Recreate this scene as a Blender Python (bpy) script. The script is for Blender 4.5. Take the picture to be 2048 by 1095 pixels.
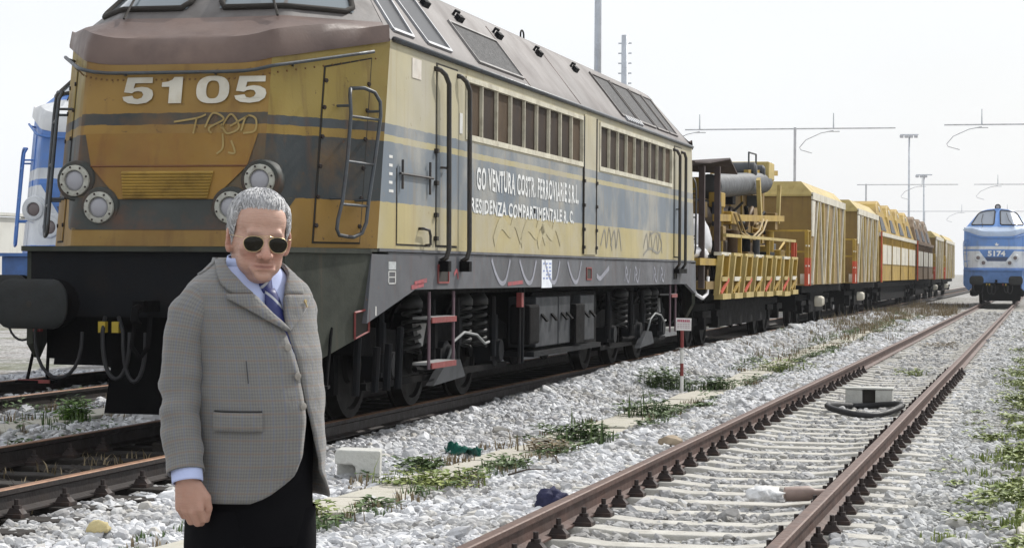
import bpy, bmesh, math, random
import numpy as np
from mathutils import Vector, Matrix, Euler, noise as mnoise
R = math.radians
random.seed(7)
rng = np.random.default_rng(11)
sc = bpy.context.scene
for o in list(bpy.data.objects): bpy.data.objects.remove(o)
COL = sc.collection

# ------------------------------------------------------------------ camera
cam_d = bpy.data.cameras.new('camera'); cam = bpy.data.objects.new('camera', cam_d); COL.objects.link(cam)
YAW, PITCH, ROLL = R(13.885), R(0.092), R(0.4)
fw0 = Vector((-math.sin(YAW), math.cos(YAW), 0)); rt0 = Vector((math.cos(YAW), math.sin(YAW), 0)); up0 = Vector((0, 0, 1))
fw = fw0*math.cos(PITCH) - up0*math.sin(PITCH); up = up0*math.cos(PITCH) + fw0*math.sin(PITCH)
cr = rt0*math.cos(ROLL) + up*math.sin(ROLL); cu = up*math.cos(ROLL) - rt0*math.sin(ROLL)
cam.matrix_world = Matrix(((cr.x, cu.x, -fw.x, 0), (cr.y, cu.y, -fw.y, 0), (cr.z, cu.z, -fw.z, 1.385), (0, 0, 0, 1)))
cam_d.sensor_width = 36; cam_d.lens = 75.586; cam_d.clip_start = 0.1; cam_d.clip_end = 4000
sc.camera = cam

# ------------------------------------------------------------------ sky and sun
SUN_DIR = Vector((0.36, 0.65, 0.67)).normalized()          # towards the sun: behind the train, to the right
elev = math.asin(SUN_DIR.z); azim = math.atan2(SUN_DIR.x, SUN_DIR.y)
w = bpy.data.worlds.new('World'); sc.world = w; w.use_nodes = True
nt = w.node_tree; nt.nodes.clear()
wo = nt.nodes.new('ShaderNodeOutputWorld'); bg = nt.nodes.new('ShaderNodeBackground')
sky = nt.nodes.new('ShaderNodeTexSky'); sky.sky_type = 'NISHITA'; sky.sun_disc = False
sky.sun_elevation = elev; sky.sun_rotation = azim; sky.air_density = 1.2; sky.dust_density = 3.0
tc = nt.nodes.new('ShaderNodeTexCoord'); nz = nt.nodes.new('ShaderNodeTexNoise')
nz.inputs['Scale'].default_value = 2.2; nz.inputs['Detail'].default_value = 4
mp = nt.nodes.new('ShaderNodeMapping'); mp.inputs['Scale'].default_value = (1, 1, 2.5)
nt.links.new(tc.outputs['Generated'], mp.inputs['Vector']); nt.links.new(mp.outputs['Vector'], nz.inputs['Vector'])
mr = nt.nodes.new('ShaderNodeMapRange'); mr.inputs['From Min'].default_value = .35; mr.inputs['From Max'].default_value = .65
mr.inputs['To Min'].default_value = .80; mr.inputs['To Max'].default_value = .97
nt.links.new(nz.outputs['Fac'], mr.inputs['Value'])
mx = nt.nodes.new('ShaderNodeMix'); mx.data_type = 'RGBA'
nt.links.new(mr.outputs['Result'], mx.inputs['Factor']); nt.links.new(sky.outputs['Color'], mx.inputs['A'])
mx.inputs['B'].default_value = (10.8, 11.1, 11.5, 1)         # bright thin cloud
nt.links.new(mx.outputs['Result'], bg.inputs['Color']); bg.inputs['Strength'].default_value = 0.1
nt.links.new(bg.outputs['Background'], wo.inputs['Surface'])
sun_d = bpy.data.lights.new('sun', 'SUN'); sun_d.energy = 4.2; sun_d.angle = R(0.9); sun_d.color = (1, .965, .91)
sun = bpy.data.objects.new('sun', sun_d); COL.objects.link(sun)
sun.rotation_euler = (-SUN_DIR).to_track_quat('-Z', 'Y').to_euler(); sun.location = (20, 20, 40)
sc.view_settings.view_transform = 'Standard'; sc.view_settings.look = 'None'
sc.view_settings.exposure = -0.08; sc.view_settings.gamma = 1.0; sc.view_settings.use_curve_mapping = False
sc.render.engine = 'CYCLES'; sc.cycles.use_denoising = True; sc.cycles.max_bounces = 6
sc.cycles.diffuse_bounces = 2; sc.cycles.glossy_bounces = 2; sc.cycles.transmission_bounces = 4

# ------------------------------------------------------------------ materials
MATS = {}
def _n(nt, t, **kw):
    n = nt.nodes.new(t)
    for k, v in kw.items(): n.inputs[k].default_value = v
    return n
def c4(c): return (c[0], c[1], c[2], 1)
def mixc(nt, fac, a, b, blend='MIX'):
    m = nt.nodes.new('ShaderNodeMix'); m.data_type = 'RGBA'; m.blend_type = blend
    for s, v in (('Factor', fac), ('A', a), ('B', b)):
        if hasattr(v, 'node'): nt.links.new(v, m.inputs[s])
        elif isinstance(v, (int, float)): m.inputs[s].default_value = v
        else: m.inputs[s].default_value = c4(v)
    return m.outputs['Result']
def noisef(nt, vec, scale, lo, hi, detail=4, rough=.55, sc3=None, to=(0, 1)):
    if sc3:
        mpn = _n(nt, 'ShaderNodeMapping', Scale=sc3); nt.links.new(vec, mpn.inputs['Vector']); vec = mpn.outputs['Vector']
    n = _n(nt, 'ShaderNodeTexNoise', Scale=scale, Detail=detail, Roughness=rough); nt.links.new(vec, n.inputs['Vector'])
    m = _n(nt, 'ShaderNodeMapRange'); m.inputs['From Min'].default_value = lo; m.inputs['From Max'].default_value = hi
    m.inputs['To Min'].default_value = to[0]; m.inputs['To Max'].default_value = to[1]
    nt.links.new(n.outputs['Fac'], m.inputs['Value']); return m.outputs['Result']
def mat(name, color=(.5, .5, .5), rough=.6, metal=0.0, dirt=None, damt=.5, dscale=3.0, streak=None, samt=.6, vary=.15, bump=.1,
        bscale=40, bands=None, spec=.4, fade=None, famt=.5, coat=0, chips=None, warp=0):
    if name in MATS: return MATS[name]
    m = bpy.data.materials.new(name); m.use_nodes = True; nt = m.node_tree
    b = nt.nodes['Principled BSDF']; tcn = nt.nodes.new('ShaderNodeTexCoord'); vec = tcn.outputs['Object']
    if bands:
        sp = nt.nodes.new('ShaderNodeSeparateXYZ'); nt.links.new(vec, sp.inputs['Vector'])
        nn = noisef(nt, vec, 9, 0, 1, to=(-.012, .012))
        ad = nt.nodes.new('ShaderNodeMath'); ad.operation = 'ADD'; nt.links.new(sp.outputs['Z'], ad.inputs[0]); nt.links.new(nn, ad.inputs[1])
        dv = nt.nodes.new('ShaderNodeMath'); dv.operation = 'DIVIDE'; nt.links.new(ad.outputs[0], dv.inputs[0]); dv.inputs[1].default_value = 5
        cr_ = nt.nodes.new('ShaderNodeValToRGB'); cr_.color_ramp.interpolation = 'CONSTANT'; e = cr_.color_ramp.elements
        e[0].position = 0; e[0].color = c4(bands[0][1]); e.remove(e[1])
        for z, c in bands[1:]:
            q = e.new(z/5); q.color = c4(c)
        nt.links.new(dv.outputs[0], cr_.inputs['Fac']); col = cr_.outputs['Color']
    else:
        rgb = nt.nodes.new('ShaderNodeRGB'); rgb.outputs[0].default_value = c4(color); col = rgb.outputs[0]
    if vary:
        f = noisef(nt, vec, dscale*.6, .3, .7, to=(1-vary, 1+vary))
        hs = nt.nodes.new('ShaderNodeHueSaturation'); nt.links.new(col, hs.inputs['Color']); nt.links.new(f, hs.inputs['Value']); col = hs.outputs['Color']
    if fade is not None:
        col = mixc(nt, noisef(nt, vec, 1.1, .35, .7, detail=6, to=(0, famt)), col, fade)
    if dirt is not None:
        col = mixc(nt, noisef(nt, vec, dscale, .48, .75, detail=7, rough=.65, to=(0, damt)), col, dirt)
    if streak is not None:
        col = mixc(nt, noisef(nt, vec, 1.0, .55, .78, detail=5, sc3=(9, 9, .55), to=(0, samt)), col, streak)
    if chips is not None:
        col = mixc(nt, noisef(nt, vec, 14, .63, .66, detail=8, rough=.7, to=(0, .85)), col, chips)
    nt.links.new(col, b.inputs['Base Color'])
    rr = noisef(nt, vec, dscale*2, .3, .7, to=(max(.05, rough-.1), min(1, rough+.12))); nt.links.new(rr, b.inputs['Roughness'])
    b.inputs['Metallic'].default_value = metal; b.inputs['Specular IOR Level'].default_value = spec
    if coat: b.inputs['Coat Weight'].default_value = coat
    if bump:
        bn = _n(nt, 'ShaderNodeTexNoise', Scale=bscale, Detail=5); nt.links.new(vec, bn.inputs['Vector'])
        bm_ = _n(nt, 'ShaderNodeBump', Strength=bump, Distance=.02); nt.links.new(bn.outputs['Fac'], bm_.inputs['Height'])
        if warp:
            wn = _n(nt, 'ShaderNodeTexNoise', Scale=1.6, Detail=1); nt.links.new(vec, wn.inputs['Vector'])
            wb = _n(nt, 'ShaderNodeBump', Strength=warp, Distance=.12); nt.links.new(wn.outputs['Fac'], wb.inputs['Height']); nt.links.new(wb.outputs['Normal'], bm_.inputs['Normal'])
        nt.links.new(bm_.outputs['Normal'], b.inputs['Normal'])
    MATS[name] = m; return m
def glass_mat(name, color, rough=.08, spec=.6):
    if name in MATS: return MATS[name]
    m = bpy.data.materials.new(name); m.use_nodes = True; b = m.node_tree.nodes['Principled BSDF']
    b.inputs['Base Color'].default_value = c4(color); b.inputs['Roughness'].default_value = rough
    b.inputs['Specular IOR Level'].default_value = spec; MATS[name] = m; return m

# ------------------------------------------------------------------ mesh helpers
class MB:
    def __init__(s, T=None): s.v = []; s.f = []; s.T = T
    def add(s, vs, fs):
        k = len(s.v)
        s.v += [tuple(s.T(*p)) if s.T else tuple(p) for p in vs]; s.f += [tuple(i+k for i in f) for f in fs]; return s
    def box(s, x0, x1, y0, y1, z0, z1):
        return s.add([(x0, y0, z0), (x1, y0, z0), (x1, y1, z0), (x0, y1, z0), (x0, y0, z1), (x1, y0, z1), (x1, y1, z1), (x0, y1, z1)],
                     [(0, 3, 2, 1), (4, 5, 6, 7), (0, 1, 5, 4), (1, 2, 6, 5), (2, 3, 7, 6), (3, 0, 4, 7)])
    def obox(s, c, ax, ay, az):                             # centre and three half-axis vectors
        c, ax, ay, az = map(Vector, (c, ax, ay, az)); vs = []
        for k in (-1, 1):
            for i, j in ((-1, -1), (1, -1), (1, 1), (-1, 1)): vs.append(c+ax*i+ay*j+az*k)
        return s.add(vs, [(0, 3, 2, 1), (4, 5, 6, 7), (0, 1, 5, 4), (1, 2, 6, 5), (2, 3, 7, 6), (3, 0, 4, 7)])
    def bar(s, a, b, wd, ht, upv=(0, 0, 1)):                # rectangular bar from a to b
        a, b, u = Vector(a), Vector(b), Vector(upv); d = b-a; sd = d.cross(u)
        if sd.length < 1e-6: sd = d.cross(Vector((1, 0, 0)))
        sd.normalize(); u2 = sd.cross(d).normalized()
        return s.obox((a+b)/2, d/2, sd*wd/2, u2*ht/2)
    def tube(s, pts, r, n=8, cap=True):
        pts = [Vector(p) for p in pts]; rs = r if isinstance(r, (list, tuple)) else [r]*len(pts)
        vs, fs = [], []; pn = None
        for i, p in enumerate(pts):
            d = (pts[min(i+1, len(pts)-1)]-pts[max(i-1, 0)]).normalized()
            if pn is None:
                a = Vector((0, 0, 1)) if abs(d.z) < .9 else Vector((1, 0, 0)); pn = d.cross(a).normalized()
            else:
                pn = (pn-d*pn.dot(d)).normalized()
            q = d.cross(pn)
            for k in range(n):
                a = 2*math.pi*k/n; vs.append(p+(pn*math.cos(a)+q*math.sin(a))*rs[i])
        for i in range(len(pts)-1):
            for k in range(n):
                a, b_ = i*n+k, i*n+(k+1) % n; fs.append((a, b_, b_+n, a+n))
        if cap:
            fs.append(tuple(range(n-1, -1, -1))); m = (len(pts)-1)*n; fs.append(tuple(range(m, m+n)))
        return s.add(vs, fs)
    def lathe(s, c, axis, prof, n=20):                      # prof: (distance along axis, radius)
        c, d = Vector(c), Vector(axis).normalized(); a = Vector((0, 0, 1)) if abs(d.z) < .9 else Vector((1, 0, 0))
        u = d.cross(a).normalized(); q = d.cross(u); vs, fs = [], []
        for t, r in prof:
            for k in range(n):
                an = 2*math.pi*k/n; vs.append(c+d*t+(u*math.cos(an)+q*math.sin(an))*r)
        for i in range(len(prof)-1):
            for k in range(n):
                a_, b_ = i*n+k, i*n+(k+1) % n; fs.append((a_, b_, b_+n, a_+n))
        fs.append(tuple(range(n-1, -1, -1))); m = (len(prof)-1)*n; fs.append(tuple(range(m, m+n)))
        return s.add(vs, fs)
    def prism(s, poly, f0, f1):                             # poly of 2-D points mapped by f0 and f1 to 3-D
        n = len(poly); vs = [f0(*p) for p in poly]+[f1(*p) for p in poly]
        return s.add(vs, [tuple(range(n-1, -1, -1)), tuple(range(n, 2*n))]+[(i, (i+1) % n, n+(i+1) % n, n+i) for i in range(n)])
    def grid(s, rows, closed=False):
        n = len(rows[0]); vs = [p for r in rows for p in r]; fs = []
        for i in range(len(rows)-1):
            for k in range(n if closed else n-1):
                a, b_ = i*n+k, i*n+(k+1) % n; fs.append((a, b_, b_+n, a+n))
        return s.add(vs, fs)
    def build(s, name, m, parent=None, smooth=False, bevel=0, solid=0, fix=True, loc=None):
        me = bpy.data.meshes.new(name); me.from_pydata(s.v, [], s.f); me.validate()
        if fix:
            bm = bmesh.new(); bm.from_mesh(me); bmesh.ops.recalc_face_normals(bm, faces=bm.faces); bm.to_mesh(me); bm.free()
        if m: me.materials.append(m)
        if smooth: me.shade_smooth()
        o = bpy.data.objects.new(name, me); COL.objects.link(o)
        if parent: o.parent = parent
        if loc: o.location = loc
        if solid:
            md = o.modifiers.new('s', 'SOLIDIFY'); md.thickness = solid; md.offset = 0
        if bevel:
            md = o.modifiers.new('b', 'BEVEL'); md.width = bevel; md.segments = 2; md.limit_method = 'ANGLE'; md.angle_limit = R(40)
        if smooth == 'auto':
            me.shade_smooth(); me.set_sharp_from_angle(angle=R(38))
        return o
def empty(name, loc=(0, 0, 0), rz=0):
    o = bpy.data.objects.new(name, None); COL.objects.link(o); o.location = loc; o.rotation_euler.z = rz; o.empty_display_size = .2; return o
def tag(o, label, cat, group=None, kind=None):
    o['label'] = label; o['category'] = cat
    if group: o['group'] = group
    if kind: o['kind'] = kind
    return o
def structure(o): o['kind'] = 'structure'; return o
def inst(src, parent=None, loc=(0, 0, 0), rot=(0, 0, 0), scale=None, name=None):
    o = src.copy(); COL.objects.link(o); o.parent = parent; o.location = loc; o.rotation_euler = rot
    if scale: o.scale = scale
    if name: o.name = name
    return o
def copy_tree(o, parent=None):
    c = o.copy(); COL.objects.link(c); c.parent = parent
    for ch in list(o.children): copy_tree(ch, c)
    return c
def text_mesh(name, body, size, m, parent, place, xscale=1.0, bold=0.0, spacing=1.0, worn=0, zs=1.0):
    """flat lettering; place(u, v) maps writing coordinates to 3-D"""
    cu_ = bpy.data.curves.new(name, 'FONT'); cu_.body = body; cu_.size = size; cu_.offset = bold; cu_.space_character = spacing
    cu_.resolution_u = 3
    to = bpy.data.objects.new(name, cu_); COL.objects.link(to)
    bpy.context.view_layer.update()
    me = bpy.data.meshes.new_from_object(to.evaluated_get(bpy.context.evaluated_depsgraph_get()))
    bpy.data.objects.remove(to); bpy.data.curves.remove(cu_)
    for v in me.vertices: v.co = Vector(place(v.co.x*xscale, v.co.y*zs))
    me.materials.clear(); me.materials.append(m); me.name = name
    o = bpy.data.objects.new(name, me); COL.objects.link(o); o.parent = parent; return o
def lerp(a, b, t): return a+(b-a)*t
def smooth01(a, b, x):
    t = min(1, max(0, (x-a)/(b-a))); return t*t*(3-2*t)
# ------------------------------------------------------------------ ground, tracks, paths
XR, XL, XB = -2.07, -7.05, -11.5                            # centres of the three tracks
def path_x(y):
    return float(np.interp(y, [5, 13, 17, 22, 30, 43, 80], [-4.56, -4.53, -4.38, -4.22, -4.27, -4.45, -4.6]))
def ridge(y): return float(np.interp(y, [10, 18, 24, 30, 55, 85, 130], [0, .02, .13, .26, .27, .12, .05]))
def ground_z(x, y):
    z = -.215
    d = (x+5.65)
    z += ridge(y)*math.exp(-(d/.55)**2)*1.0
    z += .03*math.exp(-((x+3.45)/.4)**2)+.02*math.exp(-((x+.75)/.35)**2)
    if x < -8.3: z += .02
    z += .018*mnoise.noise((x*.9, y*.9, 0))+.012*mnoise.noise((x*3, y*3, 4))
    if y > 140: z = z*.5-.12
    return z
m_ground = bpy.data.materials.new('ballast_ground'); m_ground.use_nodes = True
nt = m_ground.node_tree; b = nt.nodes['Principled BSDF']; tcn = nt.nodes.new('ShaderNodeTexCoord'); vec = tcn.outputs['Object']
vo = _n(nt, 'ShaderNodeTexVoronoi', Scale=17.0); nt.links.new(vec, vo.inputs['Vector'])
bw = nt.nodes.new('ShaderNodeRGBToBW'); nt.links.new(vo.outputs['Color'], bw.inputs['Color'])
rp = nt.nodes.new('ShaderNodeValToRGB'); e = rp.color_ramp.elements
e[0].position = .15; e[0].color = (.17, .165, .16, 1); e[1].position = .85; e[1].color = (.5, .49, .48, 1)
nt.links.new(bw.outputs['Val'], rp.inputs['Fac'])
sp = nt.nodes.new('ShaderNodeSeparateXYZ'); nt.links.new(vec, sp.inputs['Vector'])
def xband(nt, sx, a0, a1, b0, b1):
    r1 = _n(nt, 'ShaderNodeMapRange'); r1.inputs['From Min'].default_value = a0; r1.inputs['From Max'].default_value = a1; nt.links.new(sx, r1.inputs['Value'])
    r2 = _n(nt, 'ShaderNodeMapRange'); r2.inputs['From Min'].default_value = b0; r2.inputs['From Max'].default_value = b1
    r2.inputs['To Min'].default_value = 1; r2.inputs['To Max'].default_value = 0; nt.links.new(sx, r2.inputs['Value'])
    mm = nt.nodes.new('ShaderNodeMath'); mm.operation = 'MULTIPLY'; nt.links.new(r1.outputs[0], mm.inputs[0]); nt.links.new(r2.outputs[0], mm.inputs[1]); return mm.outputs[0]
wob = noisef(nt, vec, 1.3, 0, 1, to=(-.22, .22)); ax_ = nt.nodes.new('ShaderNodeMath'); ax_.operation = 'ADD'
nt.links.new(sp.outputs['X'], ax_.inputs[0]); nt.links.new(wob, ax_.inputs[1])
oil_shade = xband(nt, ax_.outputs[0], -8.3, -8.0, -6.15, -5.9)     # oily loco track soil, painted darker for the shade under the train
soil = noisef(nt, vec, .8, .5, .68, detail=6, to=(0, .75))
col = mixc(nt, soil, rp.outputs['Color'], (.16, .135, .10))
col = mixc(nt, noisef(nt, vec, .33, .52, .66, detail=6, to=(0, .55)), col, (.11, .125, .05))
oil_shade_col = mixc(nt, noisef(nt, vec, 7, .3, .7), (.008, .007, .0065), (.026, .021, .017))
col = mixc(nt, oil_shade, col, oil_shade_col)
nt.links.new(col, b.inputs['Base Color']); b.inputs['Roughness'].default_value = .95; b.inputs['Specular IOR Level'].default_value = .15
bm_ = _n(nt, 'ShaderNodeBump', Strength=.8, Distance=.04); bm_.invert = True
nt.links.new(vo.outputs['Distance'], bm_.inputs['Height']); nt.links.new(bm_.outputs['Normal'], b.inputs['Normal'])

xs = np.concatenate([[-900, -400, -150, -60, -30, -20], np.arange(-15, 3.01, .2), [5, 10, 30, 100, 400, 900]])
ys = np.concatenate([[-300, -60, -10, 0], np.arange(3, 45, .25), np.arange(45, 140, 1.0), [145, 160, 200, 300, 600, 1500, 3000]])
g = MB(); g.grid([[(x, y, ground_z(x, y)) for x in xs] for y in ys])
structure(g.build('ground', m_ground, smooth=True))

m_rail = mat('rusty_rail', (.085, .046, .035), .62, .15, dirt=(.045, .029, .025), damt=.8, dscale=5, vary=.25, bump=.25, bscale=60)
m_railtop = mat('rail_running_band', (.118, .07, .053), .55, .2, dirt=(.07, .042, .034), damt=.8, dscale=9, vary=.2, bump=.05)
m_conc = mat('sleeper_concrete', (.47, .455, .415), .9, dirt=(.23, .21, .18), damt=.7, dscale=7, vary=.14, bump=.35, bscale=70)
m_wood = mat('oiled_wood', (.02, .016, .013), .85, dirt=(.04, .033, .027), damt=.7, dscale=6, bump=.4)
m_clip = mat('dark_clip_iron', (.035, .026, .024), .7, .2, dirt=(.085, .05, .035), damt=.7, dscale=14)
RAILP = [(-.07, -.16), (.07, -.16), (.07, -.148), (.012, -.128), (.009, -.05), (.036, -.036), (.036, -.006), (.028, 0), (-.028, 0), (-.036, -.006),
         (-.036, -.036), (-.009, -.05), (-.012, -.128), (-.07, -.148)]
m_rail_shade = mat('shade_dark_rail', (.018, .013, .012), .6, .1, dirt=(.04, .026, .02), damt=.7, dscale=5, bump=.2)  # rail colour darkened to stand for the shade beside the loco
def rail(parent, x, y0, y1):
    mb = MB(); st = list(np.arange(y0, y1, 6.0))+[y1]
    rows = [[(x+px+.004*math.sin(yy*1.1), yy, pz+.003*math.sin(yy*.7+x)) for px, pz in RAILP] for yy in st]
    mb.grid(rows, closed=True)
    o = mb.build('rail', m_rail if x > -4 else m_rail_shade, parent)
    o.data.materials.append(m_railtop if x > -4 else mat('rust_band', (.24, .13, .075), .55, .2, dirt=(.12, .065, .04), damt=.7, dscale=8, vary=.25, bump=.1))
    for p in o.data.polygons:
        if p.normal.z > .6 and p.center.z > -.02: p.material_index = 1
    return o
def clip_mesh():
    mb = MB(); mb.box(-.05, .05, -.05, .05, 0, .022)
    mb.add([(-.045, -.032, .02), (.05, -.032, .02), (.05, .032, .02), (-.045, .032, .02), (-.03, -.024, .055), (.025, -.024, .05), (.025, .024, .05), (-.03, .024, .055)],
           [(4, 5, 6, 7), (0, 1, 5, 4), (1, 2, 6, 5), (2, 3, 7, 6), (3, 0, 4, 7)])
    mb.lathe((0, 0, .045), (0, 0, 1), [(0, .026), (.025, .026), (.026, .014), (.06, .014)], 6)
    return mb
def sleeper_mesh(wd, wood):
    mb = MB(); h = .14
    if wood: mb.box(-1.25, 1.25, -.12, .12, -.30, -.165)
    else:
        prof = [(-1.2, -.172), (-.95, -.163), (-.55, -.163), (-.35, -.185), (.35, -.185), (.55, -.163), (.95, -.163), (1.2, -.172)]
        rows = []
        for x, z in prof: rows.append([(x, -.14, -.34), (x, -.10, z), (x, .10, z), (x, .14, -.34)])
        mb.grid(rows, closed=True); mb.f.append((0, 1, 2, 3)); n = len(mb.v); mb.f.append((n-1, n-2, n-3, n-4))
    return mb
SLEEP = {}
def track(label, x, y0, y1, wood, sy0, sy1, clip_to, spacing=.6):
    t = empty('railway_track'); structure(t); t['label'] = label; t['category'] = 'railway track'
    for s in (-.75, .75): rail(t, x+s, y0, y1)
    src = None; csrc = None; y = sy0; k = 0; SLEEP[x] = []
    while y < sy1:
        if src is None:
            s_ = sleeper_mesh(.25, wood).build('sleeper', m_wood if wood else m_conc, t, bevel=.012); s_.location = (x, y, 0); src = s_
        else: s_ = inst(src, t, (x+random.uniform(-.015, .015), y+random.uniform(-.02, .02), random.uniform(-.008, .004)), (0, random.uniform(-.003, .003), random.uniform(-.008, .008)), name='sleeper')
        SLEEP[x].append(s_.location.y)
        if y < clip_to:
            for rx in (-.75, .75):
                for sd in (-1, 1):
                    lx = rx+sd*.105
                    if csrc is None: c_ = clip_mesh().build('rail_clip', m_clip, s_, bevel=0); csrc = c_
                    else: c_ = inst(csrc, s_, name='rail_clip')
                    c_.location = (lx, 0, -.163); c_.scale = (1.15, 1.25, 1.08); c_.rotation_euler = (0, 0, 0 if sd > 0 else math.pi)
        y += spacing+random.uniform(-.012, .012); k += 1
    return t
track('rusty railway track with pale concrete sleepers in the right foreground', XR, -6, 240, False, 3.2, 98, 34)
track('railway track with oily, shade-darkened ground under the yellow locomotive', XL, -2, 260, True, 9, 60, 17, .65)
track('railway track under the blue locomotive at the left edge', XB, 4, 200, True, 15, 40, 0, .65)

m_slab = mat('path_slab_concrete', (.50, .47, .41), .92, dirt=(.24, .23, .15), damt=.6, dscale=4, vary=.14, bump=.4, bscale=50, fade=(.36, .36, .30), famt=.5)
def path(label, fx, y0, y1, wd, ln, z=-.165):
    p = empty('path'); structure(p); p['label'] = label
    mbs = []
    for k in range(4):
        mb = MB(); a = wd/2; j = lambda: random.uniform(-.02, .02)
        poly = [(-a+j(), -ln/2+.01+abs(j())*.4), (a+j(), -ln/2+.01), (a+j(), ln/2-.01), (-a+j(), ln/2-.01-abs(j())*.4)]
        mb.prism(poly, lambda u, v: (u, v, -.08), lambda u, v: (u, v, 0)); mbs.append(mb)
    src = [None]*4; y = y0
    while y < y1:
        k = random.randrange(4); x = fx(y); an = math.atan2(fx(y+.5)-fx(y-.5), 1.0)
        loc = (x+random.uniform(-.025, .025), y, z+random.uniform(-.012, .012)); rot = (random.uniform(-.012, .012), random.uniform(-.015, .015), -an+random.uniform(-.03, .03))
        if src[k] is None: src[k] = o = mbs[k].build('paving_slab', m_slab, p, bevel=.012); o.location = loc; o.rotation_euler = rot
        else: inst(src[k], p, loc, rot, name='paving_slab')
        y += ln
path('narrow walkway of worn concrete slabs between the two tracks', path_x, 6.5, 80, .46, 1.0)
path('walkway of concrete slabs left of the yellow locomotive', lambda y: -9.75, 14, 34, .5, 1.0, -.15)
path('walkway of concrete slabs along the right edge', lambda y: .14, 9, 26, .5, 1.0, -.15)
# ------------------------------------------------------------------ locomotives
def softplus(x, s): return s*math.log1p(math.exp(min(40, x/s)))
def yoff(z): return .19*(z-2.35)
def plan(lat): return 1.672*(softplus(abs(lat)-.83, .02))
def browz(lat): return 3.10+.30*softplus(abs(lat)-.72, .07)/.78*.93
ROOFP = [(1.5, 3.39), (1.475, 3.44), (1.39, 3.55), (1.2, 3.80), (.95, 4.12), (.85, 4.215), (.7, 4.295), (.45, 4.36), (.2, 4.39), (0, 4.40)]
ROOFL = [(-a, z) for a, z in ROOFP[:-1]]+ROOFP[::-1]         # left to right
def roofz(lat): return float(np.interp(abs(lat), [p[0] for p in ROOFP][::-1], [p[1] for p in ROOFP][::-1]))
FD = (.513, .858); FN = (.858, -.513)
LEN = 19.2
GLYPH = {'5': [(.95, 1), (.12, 1), (.04, .44), (.30, .40), (.38, .46), (.5, .48), (.62, .45), (.68, .34), (.63, .22), (.5, .17), (.38, .2), (.32, .30), (0, .26), (.05, .12), (.2, .02), (.5, -.02), (.8, .03),
               (.96, .17), (1, .34), (.96, .5), (.8, .61), (.6, .64), (.42, .61), (.345, .575), (.38, .78), (.95, .78)],
         '1': [(.30, 0), (.72, 0), (.72, 1), (.44, 1), (.38, .9), (.26, .83), (.05, .8), (.05, .63), (.30, .63)]}
m_black = mat('bogie_black', (.004, .004, .0045), .8, dirt=(.010, .008, .008), damt=.7, dscale=4, bump=.3, spec=.08)
m_dark = mat('underframe_dark', (.009, .010, .012), .65, dirt=(.022, .018, .016), damt=.6, dscale=3, bump=.2, spec=.1)
m_steel = mat('worn_steel', (.35, .34, .33), .35, .8, dirt=(.15, .11, .08), damt=.6, dscale=6)
m_hose = mat('rubber_hose', (.018, .018, .02), .6, bump=.1)
m_red = mat('faded_red_paint', (.20, .036, .034), .6, dirt=(.2, .08, .06), damt=.5, dscale=8)
m_whitep = mat('dirty_white_paint', (.68, .68, .66), .6, dirt=(.35, .32, .28), damt=.6, dscale=9)
m_gap = mat('shadow_gap_rubber', (.03, .026, .022), .85, bump=0)
m_lens = glass_mat('lamp_lens', (.33, .33, .36), .18, .6)
m_lensd = glass_mat('lamp_lens_dusty', (.16, .13, .13), .25, .5)
m_ring = mat('lamp_ring_paint', (.42, .42, .37), .55, dirt=(.16, .13, .1), damt=.7, dscale=22)
m_wsglass = glass_mat('windscreen_glass', (.15, .18, .20), .06, .7)
m_winglass = mat('dusty_brown_window', (.085, .06, .04), .7, dirt=(.17, .125, .08), damt=.7, dscale=1.6, streak=(.17, .13, .085), samt=.45, vary=.35, bump=0, spec=.08)
m_winglass2 = mat('dark_brown_window', (.04, .03, .024), .65, dirt=(.11, .08, .055), damt=.6, dscale=1.9, streak=(.11, .085, .06), samt=.4, vary=.3, bump=0, spec=.08)
m_mesh = mat('roof_louvre_mesh', (.05, .05, .053), .7, .1, dirt=(.10, .097, .093), damt=.6, dscale=12, bump=.6, bscale=160)
m_silver = mat('aluminium_trim', (.36, .37, .39), .5, .3, dirt=(.3, .28, .26), damt=.5, dscale=9)

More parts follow.
